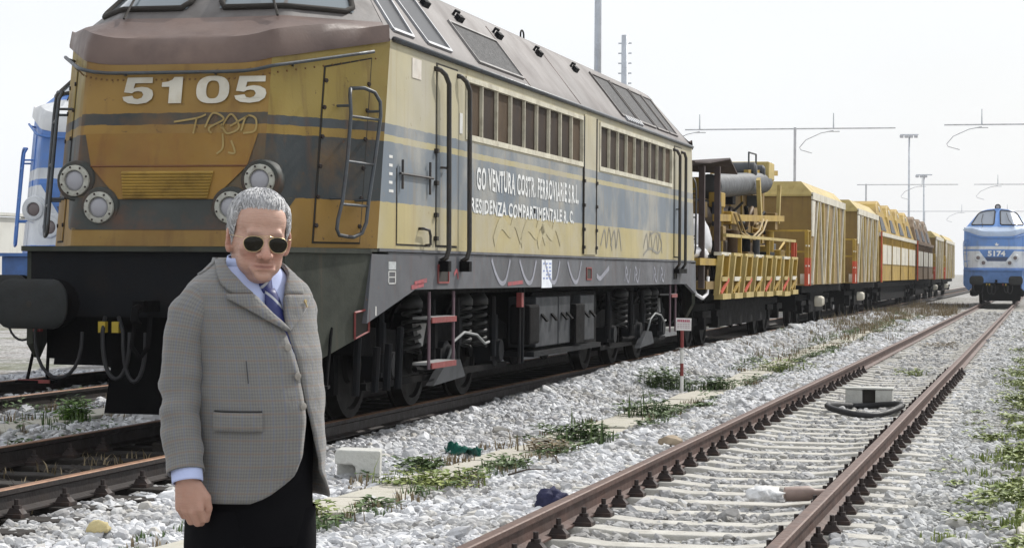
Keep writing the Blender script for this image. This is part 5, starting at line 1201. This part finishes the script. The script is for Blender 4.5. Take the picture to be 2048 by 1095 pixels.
m_skin = bpy.data.materials.new('skin'); m_skin.use_nodes = True; nt = m_skin.node_tree; b = nt.nodes['Principled BSDF']
at = nt.nodes.new('ShaderNodeVertexColor'); at.layer_name = 'tint'; tcn = nt.nodes.new('ShaderNodeTexCoord')
col = mixc(nt, noisef(nt, tcn.outputs['Object'], 30, .4, .7, to=(0, .25)), at.outputs['Color'], (.36, .17, .12))
nt.links.new(col, b.inputs['Base Color']); b.inputs['Roughness'].default_value = .5; b.inputs['Subsurface Weight'].default_value = .12
b.inputs['Subsurface Radius'].default_value = (.012, .005, .003); b.inputs['Subsurface Scale'].default_value = .6; b.inputs['Specular IOR Level'].default_value = .35
mpw = _n(nt, 'ShaderNodeMapping', Scale=(40, 40, 150)); nt.links.new(tcn.outputs['Object'], mpw.inputs['Vector']); bn = _n(nt, 'ShaderNodeTexNoise', Scale=1, Detail=4); nt.links.new(mpw.outputs['Vector'], bn.inputs['Vector']); bp = _n(nt, 'ShaderNodeBump', Strength=.35, Distance=.006); nt.links.new(bn.outputs['Fac'], bp.inputs['Height']); nt.links.new(bp.outputs['Normal'], b.inputs['Normal'])

S_ = SDF((-.32, -.27, .86), (.30, .20, 1.79), .0037)
def he(x, y, z, rx, ry, rz, k=.014, sub=False): S_.ell(hp(x, y, z), (rx, ry, rz), k, HM, sub)
# torso and arms under the clothes
for z, a, bb, xo in ((1.05, .145, .12, .022), (1.2, .145, .115, .022), (1.35, .145, .10, .008)): S_.ell((xo, 0, z), (a, bb, .14), .03)
ARM = {-1: [(-.155, .0, 1.43), (-.225, -.028, 1.19), (-.238, -.095, 1.0)], 1: [(.135, .01, 1.43), (.172, .075, 1.19), (.200, .060, .985)]}
for sd in (-1, 1):
    a, e_, w_ = ARM[sd]; S_.cap(a, e_, .04, .038, .02); S_.cap(e_, w_, .04, .029, .02); S_.cap((0, .02, 1.45), a, .045, .04, .03)
S_.cap((0, .02, 1.44), hp(0, .014, -.07), .062, .058, .02)
# head
he(0, .012, .037, .0745, .094, .079); he(0, -.045, .035, .061, .048, .055); he(0, -.032, -.035, .063, .060, .072)
he(0, .018, -.022, .0755, .078, .062, .02); he(0, .02, -.075, .062, .055, .05, .02); he(0, -.034, -.085, .049, .052, .036)
for sd in (-1, 1):
    he(sd*.033, -.034, -.072, .026, .040, .034); he(sd*.039, -.066, -.036, .025, .022, .020)
    he(sd*.018, -.086, -.088, .018, .012, .016, .01)
he(0, -.083, -.109, .023, .016, .016, .012); he(0, -.036, -.118, .034, .036, .016)
S_.cap(hp(-.036, -.083, .004), hp(.036, -.083, .004), .0125, .0125, .014)
S_.cap(hp(0, -.090, -.008), hp(0, -.111, -.046), .0095, .0128, .010); he(0, -.1135, -.0535, .0140, .0135, .0115, .006)
for sd in (-1, 1):
    he(sd*.0145, -.100, -.055, .0105, .012, .0095, .005); he(sd*.008, -.1095, -.0625, .0042, .006, .003, .003, True)
    he(sd*.034, -.093, -.022, .017, .010, .011, .008, True)
    S_.cap(hp(sd*.020, -.1015, -.056), hp(sd*.034, -.088, -.085), .0022, .0022, .006, True)
he(0, -.0925, -.0785, .027, .0105, .0055, .005); he(0, -.0905, -.0885, .023, .0105, .0066, .005)
S_.cap(hp(-.031, -.0935, -.0845), hp(0, -.1050, -.0832), .0032, .0034, .003, True); S_.cap(hp(.031, -.0935, -.0845), hp(0, -.1050, -.0832), .0032, .0034, .003, True)
he(0, -.096, -.0985, .020, .006, .004, .006, True)
for sd in (-1, 1):                                          # ears
    M2 = HM@np.array(Matrix.Rotation(R(sd*22), 3, 'Z')@Matrix.Rotation(R(8), 3, 'X')); S_.ell(hp(sd*.081, .012, -.018), (.0085, .021, .034), .008, M2)
    S_.ell(hp(sd*.0895, .006, -.014), (.004, .009, .016), .004, M2, True); S_.ell(hp(sd*.078, .006, -.045), (.008, .011, .012), .006, M2)
# hands
def hand(w_, dn, ac, pn, sd):
    """w_ wrist, dn along the hand, ac across towards the thumb, pn palm side"""
    w_, dn, ac, pn = [np.array(q, float)/(1 if i == 0 else np.linalg.norm(q)) for i, q in enumerate((w_, dn, ac, pn))]
    P_ = lambda d, a, p: w_+dn*d+ac*a+pn*p
    S_.cap(P_(-.03, 0, 0), P_(.02, 0, 0), .028, .027, .012)
    for a, L_, r, fl in ((.031, .074, .0103, (.038, .025, .020)), (.0103, .079, .0106, (.042, .028, .021)), (-.0103, .076, .0102, (.039, .026, .020)), (-.030, .067, .0090, (.031, .020, .017))):
        kn = P_(L_, a, -.002+abs(a)*.12); S_.cap(P_(.012, a*.55, 0), kn, .0175, r+.0012, .006)
        p = kn; ang = R(38)
        for i, l in enumerate(fl):
            q = p+(dn*math.cos(ang)+pn*math.sin(ang))*l-ac*(a*.10); S_.cap(p, q, r-.0008*i, r-.0008*(i+1), .0015); p = q; ang += R(48 if i == 0 else 38)
    S_.ell(P_(.045, .0, .006), (.026, .026, .03), .012)
    b0 = P_(.012, .024, .006); b1 = P_(.046, .044, .016); b2 = P_(.074, .042, .028); b3 = P_(.094, .034, .037)
    S_.cap(b0, b1, .017, .0135, .010); S_.cap(b1, b2, .0125, .0115, .004); S_.cap(b2, b3, .0115, .0092, .004)
hand((-.239, -.10, .985), (.03, -.12, -1), (.62, -.78, .1), (.78, .62, 0), -1)
hand((.202, .058, .968), (-.02, -.08, -1), (-.5, -.86, .05), (-.86, .5, 0), 1)
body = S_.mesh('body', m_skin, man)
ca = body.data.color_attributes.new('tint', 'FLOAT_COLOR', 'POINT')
vc = np.empty(len(body.data.vertices)*3, np.float32); body.data.vertices.foreach_get('co', vc); vc = vc.reshape(-1, 3); L_ = (vc-HC)@HM
def blobw(c, r): return np.exp(-(((L_-np.array(c))/np.array(r))**2).sum(1))
base = np.tile(np.array([.53, .335, .26]), (len(L_), 1))
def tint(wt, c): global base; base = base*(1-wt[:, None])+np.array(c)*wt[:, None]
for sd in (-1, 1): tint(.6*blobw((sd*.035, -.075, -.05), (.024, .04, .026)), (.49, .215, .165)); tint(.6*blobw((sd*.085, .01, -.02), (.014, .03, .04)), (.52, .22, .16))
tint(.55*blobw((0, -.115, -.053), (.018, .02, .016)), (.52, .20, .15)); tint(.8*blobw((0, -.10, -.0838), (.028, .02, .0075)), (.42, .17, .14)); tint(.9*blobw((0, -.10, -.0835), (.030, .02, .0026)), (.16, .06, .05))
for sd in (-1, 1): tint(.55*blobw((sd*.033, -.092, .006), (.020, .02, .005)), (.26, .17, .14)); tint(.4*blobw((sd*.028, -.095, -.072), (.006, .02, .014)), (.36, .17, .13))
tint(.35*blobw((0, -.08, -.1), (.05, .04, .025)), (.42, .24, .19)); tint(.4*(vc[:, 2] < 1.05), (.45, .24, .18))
ca.data.foreach_set('color', np.concatenate([base, np.ones((len(L_), 1))], 1).astype(np.float32).ravel())
# hair, swept back
m_hair = bpy.data.materials.new('grey_hair'); m_hair.use_nodes = True; nt = m_hair.node_tree; b = nt.nodes['Principled BSDF']; tcn = nt.nodes.new('ShaderNodeTexCoord')
st_ = noisef(nt, tcn.outputs['UV'], 1.0, .32, .68, detail=6, sc3=(120, 4, 5))
nt.links.new(mixc(nt, st_, (.27, .27, .28), (.74, .735, .74)), b.inputs['Base Color']); b.inputs['Roughness'].default_value = .45
bp = _n(nt, 'ShaderNodeBump', Strength=.8, Distance=.006); nt.links.new(st_, bp.inputs['Height']); nt.links.new(bp.outputs['Normal'], b.inputs['Normal'])
NA, NB = 97, 24
def hairpt(a, f, ex=0.0):
    ca_, sa_ = math.cos(a), math.sin(a)                     # a = 0 at the forehead
    low = (lerp(.068, .060, smooth01(.7, .97, ca_)) if ca_ > .55 else lerp(-.03, .068, smooth01(.12, .60, ca_))) if ca_ > 0 else lerp(-.022, -.075, smooth01(0, -.75, ca_))
    if .1 < ca_ < .5: low = min(low, .045)
    low += .005*mnoise.noise((a*11, 2, 0))+.003*mnoise.noise((a*31, 5, 0))
    fc = max(0, f); zz = lerp(low, .119, math.sin(fc*math.pi/2)**.9)+min(0, f)*.06
    tz = max(-1, min(1, (zz-.037)/.0825)); rr = math.sqrt(max(0, 1-tz*tz)) if zz > .037 else 1-.05*((.037-zz)/.1)**2
    vol = .0065+.0075*math.sin(min(1, fc*1.6)*math.pi*.75)*(.5+.5*max(0, ca_))+.0035*mnoise.noise((ca_*3+2*f, sa_*3, 1+f))+.0022*mnoise.noise((a*9+f*2, f*1.2, 5))
    vol = vol*min(1, fc*5+.12)+ex
    return tuple(hp(rr*(.0745+vol)*sa_, .012-rr*(.094+vol)*ca_, zz+vol*.6*max(0, tz)))
rows = [[hairpt(2*math.pi*j/(NA-1), i/(NB-1)) for j in range(NA)] for i in range(NB)]
uvr = [[(j/(NA-1), i/(NB-1)) for j in range(NA)] for i in range(NB)]
mb = MB(); mb.grid(rows); hair = mb.build('hair', m_hair, man, smooth=True, fix=False)
def set_uv(o, uvs):
    ul = o.data.uv_layers.new(name='UVMap'); fl = [c for r in uvs for c in r]
    for lp in o.data.loops: ul.data[lp.index].uv = fl[lp.vertex_index]
set_uv(hair, uvr)
groups_ = [MB(), MB(), MB()]
for _ in range(1150):                                       # fine swept-back strands over the cap
    a = random.uniform(-2.9, 2.9); f0 = random.choice((random.uniform(-.12, .05), random.uniform(0, .75))); dl = random.uniform(.10, .24); dr = random.uniform(-.05, .05)+(.10 if a > 0 else -.10)*(abs(a) > .35); pts = []
    for k in range(5):
        q = k/4; pts.append(hairpt(a+dr*q, f0+dl*q, .0004+.0035*math.sin(q*math.pi*.8)*random.uniform(.5, 1)))
    random.choice(groups_).tube(pts, [.0004, .0009, .001, .0009, .0003], 3)
for g_, c_ in zip(groups_, ((.78, .78, .79), (.60, .60, .61), (.42, .42, .43))): g_.build('hair_strands', mat('hair_strand_%d' % int(c_[0]*100), c_, .45, bump=0, vary=.1), hair, smooth=True)['kind'] = 'stuff'
# sunglasses
gl = empty('sunglasses'); gl.parent = man
m_gold = mat('gold_wire', (.62, .50, .28), .25, 1.0, bump=0, vary=0); m_dkl = glass_mat('dark_lens', (.012, .010, .006), .12, .22)
for sd in (-1, 1):
    ring = []
    for k in range(28):
        a = 2*math.pi*k/28; ca_, sa_ = math.cos(a), math.sin(a)
        x = .0335+.0265*math.copysign(abs(ca_)**.85, ca_)+.003*(-sa_)*(1 if ca_ > 0 else 0); z = -.0195+(.0175 if sa_ > 0 else .0245)*math.copysign(abs(sa_)**.9, sa_)
        if sa_ < 0: x = .0335+(x-.0335)*(1-.14*abs(sa_))
        ring.append((x*sd, -.1075+.30*(x-.0335)**1*.5+.09*abs(x-.03), z))
    c = (sd*.0335, -.1085, -.0205); P3 = [hp(*p) for p in ring]
    mb = MB(); mid = [hp(*(Vector(c).lerp(Vector(p), .6)+Vector((0, -.0012, 0)))) for p in ring]; mb.grid([P3, mid], closed=True); mb.add([hp(c[0], c[1]-.0022, c[2])]+mid, [(0, 1+k, 1+(k+1) % 28) for k in range(28)])
    mb.build('lens', m_dkl, gl, smooth=True)
    MB().tube(P3+P3[:2], .0008, 6, False).build('rim', m_gold, gl, smooth=True)
    MB().tube([hp(sd*.0615, -.1015, -.008), hp(sd*.074, -.078, -.006), hp(sd*.081, -.02, -.006), hp(sd*.083, .012, -.006)], .0009, 6).build('temple_arm', m_gold, gl, smooth=True)
MB().tube([hp(-.012, -.1125, -.006), hp(0, -.1155, -.005), hp(.012, -.1125, -.006)], .0008, 6).tube([hp(-.022, -.1105, -.0025), hp(0, -.1135, .0005), hp(.022, -.1105, -.0025)], .0008, 6).build('bridge', m_gold, gl, smooth=True)

# ---- clothes
TOR = [(.925, .190, .186, .150), (.97, .188, .195, .146), (1.03, .186, .205, .140), (1.10, .184, .208, .134), (1.18, .182, .201, .128), (1.26, .182, .184, .126), (1.34, .180, .161, .130), (1.40, .181, .140, .132),
       (1.45, .182, .124, .128), (1.48, .181, .114, .120), (1.505, .170, .102, .112), (1.528, .142, .092, .104), (1.55, .106, .083, .096), (1.572, .080, .078, .090)]
TA = np.array(TOR)
def ring_pt(h, phi, out=0):
    a, bf, bb = [float(np.interp(h, TA[:, 0], TA[:, i])) for i in (1, 2, 3)]
    s_, c_ = math.sin(phi), math.cos(phi); e_ = .86; sx = math.copysign(abs(s_)**e_, s_); cy = math.copysign(abs(c_)**e_, c_)
    x = (a+out)*sx; y = -(bf+out)*cy if cy > 0 else -(bb+out)*cy
    y += .012*smooth01(1.42, 1.57, h); x += .010*(1-smooth01(1.30, 1.44, h))-.004
    wr = .0035*mnoise.noise((x*9, y*9, h*14))+.0025*mnoise.noise((x*22, 3, h*30))+.0055*mnoise.noise((x*5+h*7, y*4, h*11))*(1-smooth01(1.36, 1.44, h))
    k = 1+wr/.2
    return (x*k, y*k, h)
PR = [(.925, -26), (.94, -14), (.97, -2), (1.0, 5), (1.05, 10), (1.12, 13.5), (1.18, 14.5), (1.26, 12), (1.34, 7), (1.385, 5), (1.43, -3), (1.47, -11), (1.51, -24), (1.53, -34), (1.552, -55), (1.572, -75)]
PL = [(.925, 58), (.94, 50), (.97, 43), (1.0, 35), (1.05, 29), (1.12, 22), (1.18, 17), (1.26, 13), (1.34, 8.5), (1.385, 7), (1.43, 9), (1.47, 11), (1.51, 19), (1.53, 30), (1.552, 52), (1.572, 75)]
pr = lambda h: R(float(np.interp(h, [p[0] for p in PR], [p[1] for p in PR]))); pl = lambda h: R(float(np.interp(h, [p[0] for p in PL], [p[1] for p in PL])))
m_jack = bpy.data.materials.new('checked_tweed'); m_jack.use_nodes = True; nt = m_jack.node_tree; b = nt.nodes['Principled BSDF']; tcn = nt.nodes.new('ShaderNodeTexCoord'); uv = tcn.outputs['UV']
def lines(sx, sy, w_, off=0):
    sp_ = nt.nodes.new('ShaderNodeSeparateXYZ'); nt.links.new(uv, sp_.inputs['Vector']); outs = []
    for ch, p in (('X', sx), ('Y', sy)):
        if not p: continue
        m1 = nt.nodes.new('ShaderNodeMath'); m1.operation = 'DIVIDE'; nt.links.new(sp_.outputs[ch], m1.inputs[0]); m1.inputs[1].default_value = p
        m2 = nt.nodes.new('ShaderNodeMath'); m2.operation = 'FRACT'; nt.links.new(m1.outputs[0], m2.inputs[0])
        m3 = nt.nodes.new('ShaderNodeMath'); m3.operation = 'LESS_THAN'; nt.links.new(m2.outputs[0], m3.inputs[0]); m3.inputs[1].default_value = w_; outs.append(m3.outputs[0])
    if len(outs) == 1: return outs[0]
    m4 = nt.nodes.new('ShaderNodeMath'); m4.operation = 'ADD'; nt.links.new(outs[0], m4.inputs[0]); nt.links.new(outs[1], m4.inputs[1]); return m4.outputs[0]
chk = lines(.0088, .0088, .45)
hf = nt.nodes.new('ShaderNodeMath'); hf.operation = 'MULTIPLY'; nt.links.new(chk, hf.inputs[0]); hf.inputs[1].default_value = .5
col = mixc(nt, hf.outputs[0], (.215, .211, .198), (.145, .146, .15))
def half(n_, k):
    q = nt.nodes.new('ShaderNodeMath'); q.operation = 'MULTIPLY'; nt.links.new(n_, q.inputs[0]); q.inputs[1].default_value = k; return q.outputs[0]
col = mixc(nt, half(lines(.0352, 0, .14), .35), col, (.15, .18, .27)); col = mixc(nt, half(lines(0, .0352, .14), .35), col, (.27, .17, .11))
col = mixc(nt, noisef(nt, tcn.outputs['Object'], 260, .35, .65, to=(0, .35)), col, (.20, .195, .18))
nt.links.new(col, b.inputs['Base Color']); b.inputs['Roughness'].default_value = .9; b.inputs['Specular IOR Level'].default_value = .15; b.inputs['Sheen Weight'].default_value = .25
bn = _n(nt, 'ShaderNodeTexNoise', Scale=11, Detail=5); nt.links.new(tcn.outputs['Object'], bn.inputs['Vector']); bp = _n(nt, 'ShaderNodeBump', Strength=.35, Distance=.03); nt.links.new(bn.outputs['Fac'], bp.inputs['Height'])
bn2 = _n(nt, 'ShaderNodeTexNoise', Scale=420, Detail=2); nt.links.new(tcn.outputs['Object'], bn2.inputs['Vector']); bp2 = _n(nt, 'ShaderNodeBump', Strength=.25, Distance=.003); nt.links.new(bn2.outputs['Fac'], bp2.inputs['Height']); nt.links.new(bp.outputs['Normal'], bp2.inputs['Normal']); nt.links.new(bp2.outputs['Normal'], b.inputs['Normal'])
def uvgrid(name, rows, uvs, m, parent, solid=0, off=-1, closed=False):
    mb = MB(); mb.grid(rows, closed=closed); o = mb.build(name, m, parent, smooth=True, fix=False); set_uv(o, uvs)
    if solid:
        md = o.modifiers.new('s', 'SOLIDIFY'); md.thickness = solid; md.offset = off
    return o
def patch(name, hs, fa, fb, n, out, m, parent, solid=.004):
    rows, uvs = [], []
    for i, h in enumerate(hs):
        a, b_ = fa(h), fb(h); rows.append([ring_pt(h, lerp(a, b_, j/n), out+.003*math.sin(math.pi*j/n)) for j in range(n+1)]); uvs.append([(.22*lerp(a, b_, j/n), h) for j in range(n+1)])
    return uvgrid(name, rows, uvs, m, parent, solid)
hs = list(np.linspace(.925, 1.44, 44))+list(np.linspace(1.452, 1.572, 16)); NC = 84
rows, uvs = [], []
for h in hs:
    a, b_ = pl(h), 2*math.pi+pr(h); rows.append([ring_pt(h, lerp(a, b_, j/NC), .004+.010*(1-smooth01(.925, 1.05, h))*(max(0, 1-6*j/NC))+.006*(1-smooth01(.925, 1.0, h))) for j in range(NC+1)]); uvs.append([(.22*lerp(a, b_, j/NC), h) for j in range(NC+1)])
jacket = uvgrid('jacket', rows, uvs, m_jack, man, .006)
# sleeves
def sleeve(path, name='sleeve'):
    P3 = [Vector(p[:3]) for p in path]; rows, uvs = [], []; n = 26; dist = 0; pn = None; m_ = 8; dense = []
    for i in range(len(P3)-1):
        for k in range(m_):
            s = k/m_; p0, p1, p2, p3 = P3[max(0, i-1)], P3[i], P3[i+1], P3[min(len(P3)-1, i+2)]
            dense.append((.5*((2*p1)+(p2-p0)*s+(2*p0-5*p1+4*p2-p3)*s*s+(3*p1-p0-3*p2+p3)*s**3), lerp(path[i][3], path[i+1][3], s)))
    dense.append((P3[-1], path[-1][3])); dense.append((P3[-1]+Vector((0, .002, .004)), path[-1][3]*.86)); dense.append((P3[-1]+Vector((0, .01, .03)), path[-1][3]*.8))
    for i, (p, r) in enumerate(dense):
        d = (dense[min(i+1, len(dense)-3)][0]-dense[max(0, min(i, len(dense)-4)-1)][0]).normalized()
        if pn is None: pn = d.cross(Vector((0, 1, 0))).normalized()
        else: pn = (pn-d*pn.dot(d)).normalized()
        q = d.cross(pn); row, uv_ = [], []
        if i: dist += (p-dense[i-1][0]).length
        for k in range(n+1):
            a = 2*math.pi*k/n; v_ = p+(pn*math.cos(a)+q*math.sin(a))*r
            w_ = .0075*mnoise.noise((v_.x*8+v_.z*9, v_.y*8, v_.z*24))+.0045*mnoise.noise((v_.x*15, v_.y*15-v_.z*14, v_.z*30))
            w_ += .0042*math.sin(dist*75+1.6*math.sin(a+1))*math.exp(-((dist-.34)/.075)**2)+.003*math.sin(dist*60+2*math.cos(a))*math.exp(-((dist-.16)/.05)**2)
            row.append(tuple(p+(pn*math.cos(a)+q*math.sin(a))*(r+w_))); uv_.append((a*.07, dist))
        rows.append(row); uvs.append(uv_)
    return uvgrid(name, rows, uvs, m_jack, jacket)
sleeve([(-.095, .005, 1.458, .046), (-.138, .002, 1.464, .055), (-.180, -.002, 1.422, .060), (-.206, -.006, 1.31, .058), (-.222, -.022, 1.20, .056), (-.233, -.055, 1.10, .054), (-.239, -.092, 1.008, .050)])
sleeve([(.09, .01, 1.458, .046), (.132, .012, 1.462, .054), (.160, .022, 1.418, .059), (.162, .05, 1.31, .056), (.172, .075, 1.20, .055), (.188, .072, 1.10, .053), (.200, .060, 1.0, .049)])
# lapels, collar, pocket, buttons
lo_r = [(1.384, 5), (1.40, 0), (1.43, -14), (1.455, -27), (1.476, -40), (1.4805, -36)]; lo_l = [(1.384, 8), (1.40, 14), (1.43, 27), (1.455, 36), (1.476, 44), (1.4805, 41)]
ip = lambda T_: (lambda h: R(float(np.interp(h, [p[0] for p in T_], [p[1] for p in T_]))))
patch('lapel', np.linspace(1.384, 1.4805, 10), lambda h: pr(h)+R(1.5), ip(lo_r), 7, .014, m_jack, jacket, .006); patch('lapel', np.linspace(1.384, 1.4805, 10), lambda h: pl(h)-R(1.5), ip(lo_l), 7, .014, m_jack, jacket, .006)
cl_r = ip([(1.482, -31), (1.51, -44), (1.53, -54), (1.552, -74), (1.572, -96)]); cl_l = ip([(1.482, 35), (1.51, 40), (1.53, 50), (1.552, 72), (1.572, 96)])
patch('collar', np.linspace(1.4815, 1.572, 9), lambda h: pr(h)+R(2), cl_r, 7, .009, m_jack, jacket, .006); patch('collar', np.linspace(1.4815, 1.572, 9), lambda h: pl(h)-R(2), cl_l, 7, .009, m_jack, jacket, .006)
patch('collar', np.linspace(1.535, 1.580, 5), lambda h: R(95), lambda h: R(265), 18, .009, m_jack, jacket, .006)
patch('pocket_flap', np.linspace(1.118, 1.168, 5), lambda h: R(-62), lambda h: R(-20), 12, .0125, m_jack, jacket, .007)
patch('pocket_welt', [1.169, 1.1735], lambda h: R(-62), lambda h: R(-20), 12, .007, mat('seam_shadow', (.05, .05, .05), .9, bump=0), jacket, .003)
patch('dart_seam', np.linspace(1.245, 1.305, 4), lambda h: R(-30), lambda h: R(-29.2), 1, .0075, MATS['seam_shadow'], jacket, 0)
m_btn = mat('horn_button', (.30, .28, .25), .35, dirt=(.2, .17, .14), damt=.4, dscale=60)
for h, dphi in ((1.34, -4), (1.262, -4), (1.182, -4)):
    p = Vector(ring_pt(h, pr(h)+R(dphi), .011)); q = Vector(ring_pt(h, pr(h)+R(dphi), .03)); MB().lathe(p, q-p, [(0, .0105), (.003, .0105), (.004, .008)], 14).build('button', m_btn, jacket, smooth='auto')
p = Vector(ring_pt(1.462, R(28), .02)); MB().lathe(p, (.3, -1, 0), [(0, .006), (.003, .005)], 8).tube([p+Vector((0, -.003, -.004)), p+Vector((.004, -.004, -.016))], .0022, 5).build('lapel_pin', m_gold, jacket)
# shirt and tie
m_shirt = mat('pale_blue_shirt', (.50, .57, .84), .8, vary=.06, bump=.1, bscale=30)
patch('shirt', np.linspace(1.27, 1.555, 24), lambda h: R(-85), lambda h: R(85), 24, -.014, m_shirt, man, 0)
rows = []
for i in range(6):
    f = i/5; rows.append([(lerp(.066, .074, f)*math.sin(a)*1.02, .004-.012*(1-f)+(-lerp(.066, .076, f)*math.cos(a)), lerp(1.578, 1.515, f)-.022*f*max(0, math.cos(a))**2+.012*(1-f)*max(0, -math.cos(a))) for a in np.linspace(R(14), R(346), 40)])
mb = MB(); mb.grid(rows); mb.build('shirt_collar', m_shirt, man, smooth=True, solid=.004)
for sd in (-1, 1):
    w_ = Vector(ARM[sd][2]); d = (w_-Vector(ARM[sd][1])).normalized(); w_ = Vector((-.239, -.099, 1.006)) if sd < 0 else Vector((.200, .060, .998))
    MB().lathe(w_-d*.05, d, [(0, .042), (.07, .0415), (.073, .039), (.06, .036)], 22).build('shirt_cuff', m_shirt, man, smooth='auto')
m_tie = bpy.data.materials.new('striped_tie'); m_tie.use_nodes = True; nt = m_tie.node_tree; b = nt.nodes['Principled BSDF']; tcn = nt.nodes.new('ShaderNodeTexCoord')
sp_ = nt.nodes.new('ShaderNodeSeparateXYZ'); nt.links.new(tcn.outputs['UV'], sp_.inputs['Vector']); ad = nt.nodes.new('ShaderNodeMath'); ad.operation = 'ADD'; nt.links.new(sp_.outputs['X'], ad.inputs[0]); nt.links.new(sp_.outputs['Y'], ad.inputs[1])
dv = nt.nodes.new('ShaderNodeMath'); dv.operation = 'DIVIDE'; nt.links.new(ad.outputs[0], dv.inputs[0]); dv.inputs[1].default_value = .062
fr_ = nt.nodes.new('ShaderNodeMath'); fr_.operation = 'FRACT'; nt.links.new(dv.outputs[0], fr_.inputs[0]); rp = nt.nodes.new('ShaderNodeValToRGB'); rp.color_ramp.interpolation = 'CONSTANT'; e = rp.color_ramp.elements
e[0].color = (.018, .026, .13, 1); e[1].position = .62; e[1].color = (.40, .42, .45, 1); q = e.new(.78); q.color = (.018, .026, .13, 1)
nt.links.new(fr_.outputs[0], rp.inputs['Fac']); nt.links.new(rp.outputs['Color'], b.inputs['Base Color']); b.inputs['Roughness'].default_value = .5
rows, uvs = [], []
for i, h in enumerate(np.linspace(1.20, 1.497, 22)):
    hw = float(np.interp(h, [1.2, 1.40, 1.47, 1.497], [.042, .034, .022, .014])); c = Vector(ring_pt(h, R(2), .0)); yb = float(np.interp(h, [1.44, 1.497], [0, -.004]))
    rows.append([(c.x+hw*u, c.y+.006-.007*(1-u*u)+yb, h) for u in np.linspace(-1, 1, 7)]); uvs.append([(hw*u, h) for u in np.linspace(-1, 1, 7)])
tie = uvgrid('tie', rows, uvs, m_tie, man, .004, 0)
rows, uvs = [], []
for i, h in enumerate(np.linspace(1.484, 1.530, 8)):
    hw = float(np.interp(h, [1.484, 1.50, 1.53], [.013, .019, .023])); rows.append([(hw*math.sin(a), -.078-.5*(1.52-h)-.013*math.cos(a), h) for a in np.linspace(0, 2*math.pi, 17)[:-1]]); uvs.append([(hw*math.sin(a), -h*1.2) for a in np.linspace(0, 2*math.pi, 17)[:-1]])
kn = uvgrid('tie_knot', rows, uvs, m_tie, tie, closed=True)
# trousers, belt line and shoes
m_trou = mat('black_wool', (.006, .006, .0075), .95, bump=.15, bscale=25, vary=.1, spec=.1)
mb = MB(); rows = []
for h, a, f_, bk in ((.80, .178, .14, .14), (.90, .180, .155, .145), (1.0, .172, .176, .13), (1.1, .170, .184, .122), (1.18, .168, .180, .115), (1.285, .165, .160, .112)): rows.append([(a*math.sin(q), -(f_ if math.cos(q) > 0 else bk)*math.cos(q), h) for q in np.linspace(0, 2*math.pi, 33)[:-1]])
mb.grid(rows, closed=True)
for sd in (-1, 1):
    rows = []
    for h, a, cx_ in ((.90, .105, .08), (.80, .103, .085), (.65, .096, .088), (.48, .088, .09), (.30, .085, .092), (.12, .09, .095), (.045, .095, .095)):
        rows.append([(sd*cx_+a*math.sin(q)*(1+.03*mnoise.noise((q, h*9, sd))), -a*1.12*math.cos(q)-.01, h) for q in np.linspace(0, 2*math.pi, 29)[:-1]])
    mb.grid(rows, closed=True)
mb.build('trousers', m_trou, man, smooth=True)
for sd in (-1, 1):
    mb = MB(); rows = []
    for k, (y, w_, h_) in enumerate(((.09, .02, .05), (.07, .036, .075), (.0, .04, .085), (-.08, .045, .07), (-.15, .047, .05), (-.19, .038, .035), (-.215, .012, .018))):
        rows.append([(sd*.11+w_*math.sin(q), y, .004+max(0, h_*(.5-.5*math.cos(q)) if True else 0)) for q in np.linspace(0, 2*math.pi, 17)[:-1]])
    mb.grid(rows, closed=True); mb.f.append(tuple(range(15, -1, -1))); mb.f.append(tuple(range(len(mb.v)-16, len(mb.v)))); mb.build('shoe', mat('black_leather', (.012, .01, .009), .3, bump=.05), man, smooth=True)
